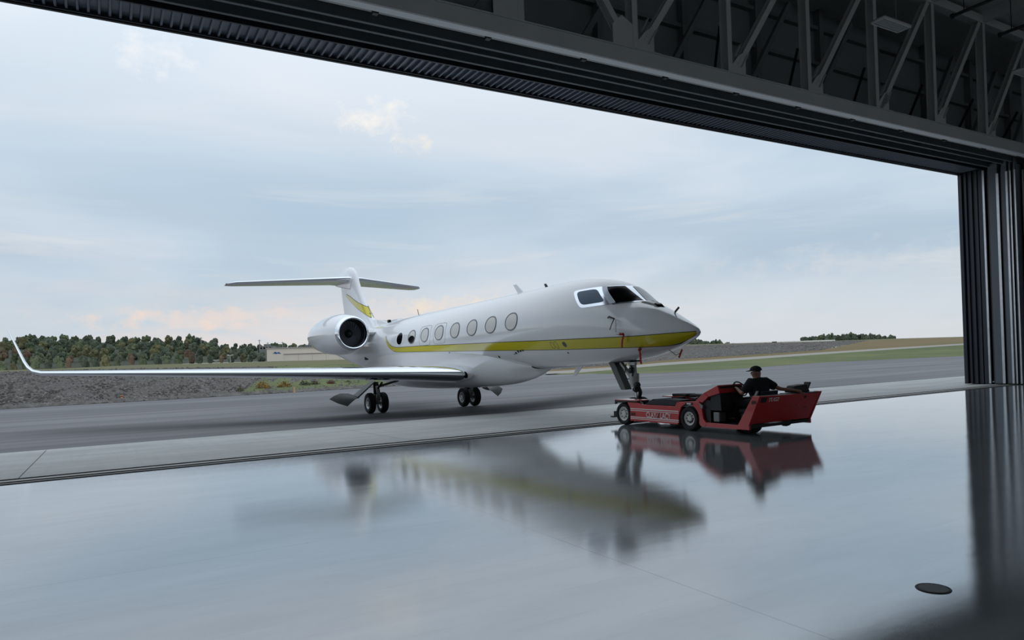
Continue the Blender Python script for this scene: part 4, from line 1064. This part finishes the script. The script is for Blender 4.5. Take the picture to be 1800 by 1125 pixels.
chains = [dict(pts=[(pel, .13), (sp1, (.125, .16)), (chs, (.115, .185)), (nkb, .08), (nk, .075), (hd0, .108), (hd1, .112)]),
          {'from': 2, 'pts': [(lsh, .062), (lel, .045), (lwr, .030), (lhd, (.022, .036))]},
          {'from': 2, 'pts': [(rsh, .062), (rel, .045), (rwr, .030), (rhd, (.020, .038))]},
          {'from': 0, 'pts': [(lhp, .088), (lkn, .062), (lan, .042), (lto, .036)]},
          {'from': 0, 'pts': [(rhp, .088), (rkn, .062), (ran, .042), (rto, .036)]}]
def finger(p0, d1, d2, l, r=.0085):
    p0 = Vector(p0); a = p0 + Vector(d1) * l * .55; b_ = a + Vector(d2) * l * .45
    return dict(pts=[(tuple(p0), r), (tuple(a), r * .95), (tuple(b_), r * .8)])
for k, l in enumerate((.075, .085, .08, .062)):          # left hand closes on the wheel rim
    chains.append(finger((3.955, Y0 - .205 + .018 * k, .99 - .004 * k), (-.75, .1, .1), (-.2, .1, -.8), l))
chains.append(finger((3.975, Y0 - .150, .97), (-.5, .7, -.1), (-.6, .1, -.3), .06))
for k, l in enumerate((.08, .088, .082, .064)):          # right hand rests over the panel edge
    chains.append(finger((5.03, Y0 + .645 + .020 * k, .862), (.75, .15, -.55), (.10, .05, -.95), l))
chains.append(finger((5.01, Y0 + .640, .865), (.7, -.5, -.2), (.4, -.2, -.8), .058))
driver = skin_mesh('person', chains, 'skin', None, TM)
tag(driver, 'driver in dark polo shirt and black cap seated on the red tug', 'person')
# clothing
skin_mesh('polo_shirt', [dict(pts=[((4.44, Y0, .60), .15), (sp1, .205), (chs, .225), ((4.425, Y0, 1.15), .15), ((4.41, Y0, 1.20), .082)]),
                         {'from': 2, 'pts': [(lsh, .125), ((4.365, Y0 - .30, .98), .10), ((4.315, Y0 - .35, .89), .088)]},
                         {'from': 2, 'pts': [(rsh, .125), ((4.57, Y0 + .31, 1.01), .10), ((4.64, Y0 + .355, .965), .088)]}], 'shirt', driver)
skin_mesh('trousers', [dict(pts=[((4.44, Y0, .62), .145), ((4.45, Y0, .70), .14)]),
                       {'from': 0, 'pts': [(lhp, .10), (lkn, .076), (lan, .060)]}, {'from': 0, 'pts': [(rhp, .10), (rkn, .076), (ran, .060)]}], 'trousers', driver)
for an, to in ((lan, lto), (ran, rto)):
    skin_mesh('shoe', [dict(pts=[((an[0] + .03, an[1], .27), .05), ((an[0] - .05, an[1], .265), .05), ((to[0] - .02, to[1], .26), .042)])], 'tug_black', driver, None, 2)
# cap: domed crown, brim towards his face (turned a little to his left), button
face = Vector((-.93, -.36, 0)).normalized(); fl_ = Vector((-face.y, face.x, 0))
hc = Vector((4.385, Y0, 1.355))
rows = []
for i in range(9):
    e = PI / 2 * i / 8.0
    rows.append([hc + face * (math.cos(e) * .130 * math.cos(a)) + fl_ * (math.cos(e) * .112 * math.sin(a)) + Vector((0, 0, math.sin(e) * .105)) for a in [2 * PI * k / 24 for k in range(24)]])
cp = MB().grid(rows, True).build('cap', M['cap'], driver, True)
rows = []
for i in range(5):
    rr = 1.0 + .72 * i / 4.0
    rows.append([hc + face * (.124 * math.cos(a) * rr) + fl_ * (.108 * math.sin(a) * (1 + .25 * i / 4.0)) + Vector((0, 0, .012 - .022 * (i / 4.0))) for a in [-1.15 + 2.3 * k / 14 for k in range(15)]])
br = MB().grid(rows).build('brim', M['cap'], cp, True)
sd_ = br.modifiers.new('solid', 'SOLIDIFY'); sd_.thickness = .008
# facial features and hair
for sgn_ in (-1, 1):
    c_ = hc + fl_ * (.102 * sgn_) + Vector((0, 0, -.055)) - face * .005
    MB().lathe([(0, -.012), (.022, -.008), (.030, .002), (.024, .012), (.010, .008)], c_, fl_ * sgn_ + face * -.35, 14).build('ear', M['skin'], driver, True)
    e_ = hc + face * .086 + fl_ * (.032 * sgn_) + Vector((0, 0, -.035))
    MB().lathe([(0, .012), (.010, .008), (.013, 0), (.010, -.008), (0, -.012)], e_, fl_, 10).build('eye', M['hair'], driver, True)
n_ = hc + face * .092 + Vector((0, 0, -.06))
MB().hexa([n_ + fl_ * -.016 + Vector((0, 0, -.02)), n_ + face * .030 + fl_ * -.008 + Vector((0, 0, -.02)), n_ + face * .030 + fl_ * .008 + Vector((0, 0, -.02)), n_ + fl_ * .016 + Vector((0, 0, -.02)), n_ + fl_ * -.008 + Vector((0, 0, .03)), n_ + face * .010 + fl_ * -.005 + Vector((0, 0, .03)), n_ + face * .010 + fl_ * .005 + Vector((0, 0, .03)), n_ + fl_ * .008 + Vector((0, 0, .03))]).build('nose', M['skin'], driver, bevel=.004)
m0 = hc + face * .088 + Vector((0, 0, -.100))
MB().bar(m0 - fl_ * .024, m0 + fl_ * .024, .012, .010).build('mouth', M['ribbon'], driver)
rows = []
for i in range(5):
    e = -.55 * i / 4.0
    rows.append([hc + (-face) * (.101 * math.cos(a) * math.cos(e)) + fl_ * (.092 * math.sin(a) * math.cos(e)) + Vector((0, 0, .1 * math.sin(e))) for a in [-1.5 + 3.0 * k / 14 for k in range(15)]])
MB().grid(rows).build('hair', M['hair'], driver, True)

# ------------------------------------------------------------------ land beyond the ramp
def strip(name, a, b, m_, label, cat, nsub=10, jit=0.0):
    """ruled ground between two 3-D polylines with the same number of points"""
    rows = []
    for k in range(nsub + 1):
        t = k / nsub
        row = []
        for p, q in zip(a, b):
            v = p.lerp(q, t)
            if jit and 0 < k < nsub: v = v + Vector((0, 0, random.uniform(-jit, jit)))
            row.append(v)
        rows.append(row)
    o = MB().grid(rows).build(name, m_, None, True)
    return tag(o, label, cat, None, 'structure')
def dens(pts, n=6):
    out = []
    for p, q in zip(pts[:-1], pts[1:]):
        for i in range(n): out.append(p.lerp(q, i / n))
    return out + [pts[-1]]
def onground(x, y, z=-0.30):
    r = pt(x, y, 1.0) - Vector((0, 0, CAM_H)); return Vector((0, 0, CAM_H)) + r * ((z - CAM_H) / r.z)
# left bank
lb_x = [-900, -450, -160, -60, 0, 100, 240, 360, 480, 620, 760]
lb_bot = [onground(x, y) for x, y in zip(lb_x, [782, 750, 730, 723, 719.5, 713, 705.5, 698.5, 691.5, 683, 675])]
lb_top = [pt(x, y, d) for x, y, d in zip(lb_x, [684, 668, 659, 655.5, 653.5, 650.5, 647.5, 645.5, 644, 641.5, 639], [56, 60, 66, 70, 72, 76, 82, 88, 94, 100, 108])]
A, B = dens(lb_bot), dens(lb_top)
strip('gravel_bank', A, B, M['gravel'], 'dark gravel bank rising beyond the left side of the taxiway', 'bank', 10, .05)
far_y = [684, 666, 655, 652.5, 651, 648, 641.5, 638.5, 635, 632, 629]
lb_far = [pt(x, y, 300) for x, y in zip(lb_x, far_y)]
strip('grass_field', B, dens(lb_far), M['grass_field'], 'yellow green grass field between the gravel bank and the wooded ridge', 'field', 8)
# grassy patch over the bank at right, with shrubs
gp = [(395, 695.8), (440, 693.6), (500, 690.0), (570, 685.8), (640, 681.6), (700, 678)]
ga = [onground(x, y) + Vector((0, 0, .06)) for x, y in gp]
gb = [pt(x, y, d) + Vector((0, 0, .10)) for x, y, d in ((455, 668, 78), (480, 644.5, 95), (500, 643.5, 96), (570, 642, 99), (640, 641, 102), (700, 640, 105))]
strip('grass_verge', dens(ga, 4), dens(gb, 4), M['grass'], 'green grass verge on the bank under the jet wing', 'verge', 8, .04)
# stones: rough edge line and loose stones over the bank (beyond counting)
def stones(name, n, fn, m_, label):
    mb = MB()
    for i in range(n):
        c, r = fn(i)
        rx = [random.uniform(.7, 1.25) * r for _ in range(6)]
        a = random.uniform(0, PI); ca, sa = math.cos(a), math.sin(a)
        P6 = [(rx[0], 0, 0), (0, rx[1], 0), (-rx[2], 0, 0), (0, -rx[3], 0), (0, 0, rx[4] * .8), (0, 0, -rx[5] * .6)]
        P6 = [(c.x + x * ca - y * sa, c.y + x * sa + y * ca, c.z + z) for x, y, z in P6]
        mb.add(P6, [(0, 1, 4), (1, 2, 4), (2, 3, 4), (3, 0, 4), (1, 0, 5), (2, 1, 5), (3, 2, 5), (0, 3, 5)])
    o = mb.build(name, M[m_], None, False, fix=False)
    return tag(o, label, 'stones', None, 'stuff')
def edge_fn(i):
    t = random.random() * (len(A) - 1.001); k = int(t); p = A[k].lerp(A[k + 1], t - k); q = B[k].lerp(B[k + 1], t - k)
    return p.lerp(q, random.uniform(-.01, .03)) + Vector((0, 0, .03)), random.uniform(.10, .30)
stones('edge_stones', 1500, edge_fn, 'stone', 'grey riprap stones lining the edge of the taxiway')
def bank_fn(i):
    t = random.random() * (len(A) - 1.001); k = int(t); p = A[k].lerp(A[k + 1], t - k); q = B[k].lerp(B[k + 1], t - k)
    return p.lerp(q, random.random() ** 1.3), random.uniform(.05, .16)
stones('bank_stones', 6000, bank_fn, 'stone_dark', 'loose stones scattered over the left gravel bank')

# right side: grass, path, stony bank, dry grass crest
rx = [960, 1000, 1023, 1076, 1160, 1315, 1440, 1565, 1698, 1800, 1900]
r_edge = [onground(x, y) for x, y in zip(rx, [658.5, 658, 657.5, 657.2, 655.7, 647, 637.5, 631.5, 625.6, 622, 618.5])]
r_pb = [pt(x, y, d) for x, y, d in zip(rx, [657.5, 656, 654.5, 650, 642.5, 632, 623, 614.5, 606, 599.5, 593.5], [88, 89, 90, 96, 104, 112, 128, 136, 142, 146, 150])]
r_pt = [pt(x, y, d) for x, y, d in zip(rx, [653, 651, 648.5, 645.5, 637.8, 627.8, 619.6, 611.6, 603.6, 597, 591], [96, 97, 98, 104, 112, 120, 134, 142, 148, 152, 156])]
r_mid = [pt(x, y, d) for x, y, d in zip(rx, [650, 648, 645.5, 642.5, 634, 624, 616, 608.5, 601, 595, 589.5], [99, 100, 101, 107, 115, 123, 138, 147, 153, 157, 160])]
r_top = [pt(x, y, d) for x, y, d in zip(rx, [614, 613, 612.5, 611, 608.8, 604.2, 601.6, 596.8, 593, 590, 588], [150, 150, 150, 152, 154, 158, 166, 176, 184, 190, 196])]
strip('grass_strip', dens(r_edge, 5), dens(r_pb, 5), M['grass'], 'green grass strip beyond the taxiway at right', 'grass strip', 6, .05)
strip('gravel_path', dens(r_pb, 5), dens(r_pt, 5), M['gravel_path'], 'pale gravel path climbing to the right behind the grass strip', 'path', 3)
strip('dry_fringe', dens(r_pt, 5), dens(r_mid, 5), M['grass_dry'], 'dry grass fringe along the pale path', 'fringe', 3, .06)
strip('stony_bank', dens(r_mid[:7], 5), dens(r_top[:6] + [r_top[6].lerp(r_top[7], .7)], 5), M['gravel'], 'grey stony embankment behind the jet nose', 'bank', 8, .08)
strip('dry_slope', dens(r_mid[6:], 5), dens([r_top[6].lerp(r_top[7], .7)] + r_top[7:], 5), M['grass_dry'], 'brown dry grass slope at far right', 'slope', 8, .05)
r_far = [pt(x, y, 420) for x, y in zip(rx, [612, 611, 610.5, 609, 606.5, 602.6, 599.8, 595.4, 591.8, 589, 587])]
strip('crest_field', dens(r_top, 5), dens(r_far, 5), M['grass_field'], 'narrow grass field beyond the crest of the embankment', 'field', 3)
RA, RB = dens(r_mid[:7], 5), dens(r_top[:6] + [r_top[6].lerp(r_top[7], .7)], 5)
def rb_fn(i):
    t = random.random() * (len(RA) - 1.001); k = int(t)
    return RA[k].lerp(RA[k + 1], t - k).lerp(RB[k].lerp(RB[k + 1], t - k), random.random()), random.uniform(.12, .34)
stones('embankment_stones', 3500, rb_fn, 'stone', 'grey rocks covering the embankment behind the jet nose')

# wooded ridge behind the field
def hill(name, pts0, pts1, m_, label):
    return strip(name, dens(pts0), dens(pts1), m_, label, 'hill', 4)
hx = [-1000, -500, -200, -60, 0, 100, 240, 330, 400, 480, 560, 640, 760]
h_bot = [pt(x, y, 410) for x, y in zip(hx, [686, 667, 656, 653, 651, 648, 642, 639, 637, 635, 633, 631, 627])]
h_top = [pt(x, y, 640) for x, y in zip(hx, [628, 612, 603, 602, 601, 601, 603, 606, 612, 615, 616, 617, 618])]
hill('wooded_hill', h_bot, h_top, M['forest_floor'], 'dark wooded hillside at the far left')
def make_tree(name, m_, n_blobs, seed, tall=1.0):
    rnd = random.Random(seed); bm = bmesh.new()
    for i in range(n_blobs):
        a = rnd.uniform(0, 2 * PI); rr = rnd.uniform(0, .55) ** .8; zz = rnd.uniform(.22, .90) * tall
        rad = rnd.uniform(.22, .36) * (1.15 - .45 * zz / tall)
        tmp = bmesh.ops.create_icosphere(bm, subdivisions=2, radius=rad, matrix=Matrix.Translation((math.cos(a) * rr * .62, math.sin(a) * rr * .62, zz)))
        for v in tmp['verts']:
            v.co += (v.co - Vector((math.cos(a) * rr * .62, math.sin(a) * rr * .62, zz))) * rnd.uniform(-.28, .30)
    me = bpy.data.meshes.new(name); bm.to_mesh(me); bm.free()
    me.materials.append(M[m_]); me.materials.append(M['bark'])
    mb = MB().tube([(0, 0, -.1), (.02, 0, .3), (0, .02, .6)], [.05, .04, .02], 7)
    nv = len(me.vertices); bm = bmesh.new(); bm.from_mesh(me)
    vv = [bm.verts.new(p) for p in mb.v]
    for f_ in mb.f:
        fc = bm.faces.new([vv[i] for i in f_]); fc.material_index = 1
    bm.to_mesh(me); bm.free(); return me
TREES = [(make_tree('tree_crown', m_, 13, i * 7 + 3, 1.0 + .1 * (i % 3)), lab) for i, (m_, lab) in enumerate((
    ('leaf_a', 'dark green broadleaf tree on the wooded ridge at far left'), ('leaf_a', 'dark green broadleaf tree on the wooded ridge at far left'),
    ('leaf_b', 'mid green broadleaf tree on the wooded ridge at far left'), ('leaf_b', 'mid green broadleaf tree on the wooded ridge at far left'),
    ('leaf_c', 'olive green broadleaf tree on the wooded ridge at far left'), ('leaf_d', 'russet autumn tree on the wooded ridge at far left')))]
def lerp_list(xs, ys, x):
    for i in range(len(xs) - 1):
        if x <= xs[i + 1]:
            t = (x - xs[i]) / (xs[i + 1] - xs[i]); return ys[i] + (ys[i + 1] - ys[i]) * t
    return ys[-1]
def plant(kind, p, h, w_, group, label=None, name='tree'):
    me, lab = TREES[kind]
    o = bpy.data.objects.new(name, me); col.objects.link(o)
    o.location = p; o.rotation_euler = (0, 0, random.uniform(0, 6.28)); o.scale = (w_, w_, h)
    tag(o, label or lab, 'tree', group)
    return o
ytop = [(-60, 592), (0, 590), (60, 592), (90, 590), (150, 589), (240, 592), (330, 596), (400, 604), (450, 608), (520, 609), (600, 610), (700, 612)]
ybot = [(-60, 653), (0, 652), (100, 648), (240, 641), (330, 638), (400, 637), (480, 635), (600, 631), (700, 628)]
rows_n = 6
ROWN = ('front', 'second', 'third', 'fourth', 'fifth', 'topmost')
ORD = lambda n: '%d%s' % (n, 'th' if 10 <= n % 100 <= 20 else {1: 'st', 2: 'nd', 3: 'rd'}.get(n % 10, 'th'))
CN = ('dark green', 'deep green', 'mid green', 'fresh green', 'olive green', 'russet brown')
for r in range(rows_n):
    fr = r / (rows_n - 1) * .80
    x = -150 + random.uniform(0, 12); cnt = 0
    while x < 625:
        a_, b_ = Vector((0, 0, 0)), Vector((0, 0, 0))
        yb = lerp_list(hx, [686, 667, 656, 653, 651, 648, 642, 639, 637, 635, 633, 631, 627], x); yt = lerp_list(hx, [628, 612, 603, 602, 601, 601, 603, 606, 612, 615, 616, 617, 618], x)
        p = pt(x, yb, 410).lerp(pt(x, yt, 640), fr); p.z -= .6
        d = p.y
        if r in (2, 3) and (abs(x - 468) < 24 or abs(x - 545) < 22): x += 8; continue
        hp = (17 + random.uniform(-3, 5)) * (1.0 if x < 380 else .72)
        kind = random.choice((0, 0, 1, 1, 2, 3, 3, 4)) if not (x < 60 and r < 3) else random.choice((5, 4, 5, 2))
        if r == 0 and random.random() < .3: kind = random.choice((4, 5))
        h = hp / 1235.0 * d; cnt += 1
        plant(kind, p, h, h * random.uniform(.64, .82), 'trees of the wooded ridge', '%s tree, %s from the left in the %s row of the wooded ridge' % (CN[kind], ORD(cnt), ROWN[r]))
        x += random.uniform(17, 23) * (1 if x < 380 else .85) * (1.3 if x < -20 else 1)
# right-hand distant trees
for (xa, xb, n, fy, dd, lab, grp) in ((1405, 1575, 20, lambda x: 588 + ((x - 1500) / 85.0) ** 2 * 6, 400, 'the dark grove on the crest right of the jet', 'the crest grove'),
                                 (1206, 1290, 10, lambda x: 598 + max(0, (x - 1230)) / 60.0 * 6, 330, 'the dark grove just behind the jet nose', 'the grove behind the nose')):
    for i in range(n):
        x = xa + (xb - xa) * (i + random.uniform(.1, .9)) / n
        yt = fy(x) + random.uniform(-.6, 1.4); yb = 632 - .0365 * (x - 900) - 1
        yb = min(yb, yt + 14); h = (yb - yt) / 1235.0 * dd
        plant(random.choice((0, 1, 2)), pt(x, yb, dd + random.uniform(-10, 10)) - Vector((0, 0, 1.0)), h + 1.0, max(h * .9, 2.6), 'trees of ' + grp, '%s tree from the left in %s' % (ORD(i + 1), lab))

# shrubs at the foot of the bank
def make_shrub(name, m_, seed):
    rnd = random.Random(seed); mb = MB()
    for i in range(420):
        a = rnd.uniform(0, 2 * PI); e = math.asin(rnd.uniform(0, 1)); rr = rnd.uniform(.55, 1.0)
        c = Vector((math.cos(a) * math.cos(e) * rr * .6, math.sin(a) * math.cos(e) * rr * .6, .08 + math.sin(e) * rr * .9))
        d = Vector((rnd.uniform(-1, 1), rnd.uniform(-1, 1), rnd.uniform(-.3, 1))).normalized(); s = d.cross(Vector((rnd.uniform(-1, 1), rnd.uniform(-1, 1), .4))).normalized()
        l = rnd.uniform(.07, .13)
        mb.add([c - s * l * .4, c + d * l, c + s * l * .4, c - d * l * .5], [(0, 1, 2, 3)])
    return mb.build(name, M[m_], None, False, fix=False)
for i, (x, y, d, hpx, m_, lab) in enumerate(((330 + 92, 690, 60, 10, 'leaf_c', 'low olive shrub at the left end of the grass verge'), (463, 687.5, 62.5, 18, 'leaf_y', 'larger golden shrub on the verge under the wing'),
        (500, 686, 64, 17, 'leaf_y', 'smaller golden shrub beside the orange marker post'), (536, 683.5, 66, 15, 'leaf_a', 'dark green shrub on the verge under the wing'), (554, 683, 67, 15, 'leaf_c', 'olive shrub between the dark green and the red shrub'),
        (582, 681.5, 68, 14, 'leaf_r', 'dark red shrub on the verge near the main wheels'), (612, 679.5, 70, 12, 'leaf_c', 'olive shrub just left of the main gear leg'),
        (432, 651, 90, 5, 'leaf_r', 'flat russet shrub along the top of the gravel bank'), (640, 644, 98, 10, 'leaf_y', 'golden shrub below the engine at the top of the bank'), (655, 645, 99, 9, 'leaf_r', 'russet shrub below the engine beside the fuselage'))):
    o = make_shrub('shrub', m_, 40 + i); o.location = pt(x, y, d); h = hpx / 1235.0 * d; o.scale = (h * 1.3, h * 1.3, h)
    st_ = MB().tube([(0, 0, -.1), (.02, .02, .5)], [.03, .015], 6).build('stem', M['bark'], o)
    tag(o, lab, 'shrub')

# marker posts
for (x, y, lab, hh) in ((214.5, 704.5, 'orange marker stake with red ribbon left on the gravel edge', 10), (517.5, 690.5, 'thin pale orange marker stake beside the golden shrubs', 10)):
    b0 = onground(x, y); hgt = hh / 1235.0 * b0.y
    e = empty('marker_stake', Matrix.Translation(b0), lab, 'marker')
    MB().box((-.05, -.05, -.05), (.05, .05, hgt)).build('stake', M['orange'], e)
    MB().box((-.055, -.055, hgt * .70), (.055, .055, hgt * .88)).build('ribbon', M['ribbon'] if x < 300 else M['orange'], e)

# far cream hangar
bo = pt(470, 634.5, 330); bd = (pt(640, 630, 345) - bo); bl = 48.0
bx = Vector((bd.x, bd.y, 0)).normalized(); by = Vector((-bx.y, bx.x, 0))
BM_ = Matrix(((bx.x, by.x, 0, bo.x), (bx.y, by.y, 0, bo.y), (0, 0, 1, bo.z), (0, 0, 0, 1)))
fh = empty('far_hangar', BM_, 'cream metal hangar with blue logo far behind the engine', 'building')
BH = 21.5 / 1235 * 330
MB().box((0, 0, -6.5), (bl, 25, BH)).build('wall', M['bld_cream'], fh)
MB().box((-.3, -.4, BH), (bl + .3, 25.3, BH + .35)).build('roof', M['bld_roof'], fh)
dr = MB().box((7.6, -.05, -.5), (bl - 2, .2, BH * .50)).build('door_opening', M['bld_shade'], fh)
for i in range(6):
    MB().box((7.7 + i * 6.4, -.15, -.5), (13.9 + i * 6.4, -.02, BH * .47)).build('door_panel', M['bld_cream'], dr)
MB().box((7.4, -.5, BH * .50), (bl - 1.8, .1, BH * .56)).build('door_track', M['bld_roof'], fh)
lg = MB(); lg.prism([(2.4, 3.3), (3.6, 4.3), (4.4, 3.7), (5.2, 4.1), (6.2, 3.2), (4.6, 3.4), (3.8, 3.1), (3.2, 3.5)], -.12, -.05); lg.build('logo', M['logo_blue'], fh)
MB().prism([(-4.5, -1.6), (0, -1.6), (0, -.1)], 2, 12).build('lean_to', M['bld_white'], fh)
# hazy blocks on the ridge
for (x, y, d, wx_, hpx, lab) in ((468, 616, 520, 24, 8, 'grey industrial block among the ridge trees left of the engine'), (545, 614, 520, 18, 8, 'smaller grey block on the ridge against the engine')):
    p = pt(x, y, d); e = empty('ridge_building', Matrix.Translation(p), lab, 'building'); ww = wx_ / 1235 * d; hh = hpx / 1235 * d
    MB().box((-ww / 2, 0, -3), (ww / 2, 8, hh)).build('wall', M['bld_grey'], e)
    MB().box((-ww * .2, 1, hh), (ww * .15, 6, hh * 1.4)).build('roof_plant', M['bld_grey'], e)
    for i in range(4):
        MB().box((-ww * .42 + i * ww * .22, -.1, hh * .35), (-ww * .30 + i * ww * .22, .02, hh * .7)).build('window', M['glass_dark'], e)
# poles
def pole(x, y0, y1, d, lab, arms=True):
    p = pt(x, y0, d); hgt = (y0 - y1) / 1235 * d
    e = empty('light_pole' if arms else 'utility_pole', Matrix.Translation(p), lab, 'pole')
    MB().tube([(0, 0, -1), (0, 0, hgt)], .20 if arms else .26, 6).build('mast', M['pole'], e)
    if arms:
        for s in (-1, 1): MB().bar((0, 0, hgt * .92), (s * 1.3, 0, hgt * 1.02), .25, .18).build('lamp_head', M['bld_white'], e)
    else:
        MB().bar((-1.2, 0, hgt * .9), (1.2, 0, hgt * .9), .2, .2).build('crossarm', M['pole'], e)
pole(405, 637, 624, 300, 'double-headed light pole on the field left of the far hangar')
pole(380, 637.5, 633, 300, 'short light pole left of the double-headed pole')
pole(354, 612, 592.5, 500, 'tall utility pole rising over the ridge trees', False)
pole(456.5, 614, 597, 500, 'utility pole over the ridge left of the far hangar roof', False)
pole(471, 614, 602, 500, 'second utility pole over the ridge above the far hangar', False)
pole(497, 614, 601, 500, 'utility pole nearest the engine above the far hangar', False)
# white low building and dark box on the right crest
p0 = pt(1263, 604.4, 300); p1 = pt(1468, 597.0, 300)
wb = MB().hexa([p0 + Vector((0, 0, -2.5)), p1 + Vector((0, 0, -2.5)), p1 + Vector((0, 8, -2.5)), p0 + Vector((0, 8, -2.5)), p0, p1, p1 + Vector((0, 8, 0)), p0 + Vector((0, 8, 0))]).build('low_white_building', M['bld_white'])
tag(wb, 'long low white building along the crest right of the jet nose', 'building')
p = pt(1362, 604.6, 250)
e = empty('equipment_cabinet', Matrix.Translation(p), 'small black cabinet standing on the crest before the white building', 'cabinet')
MB().box((-.7, 0, -.3), (.7, .8, .75)).build('cabinet_body', M['tug_black'], e); MB().box((-.75, -.05, .75), (.75, .85, .85)).build('lid', M['tug_black'], e)
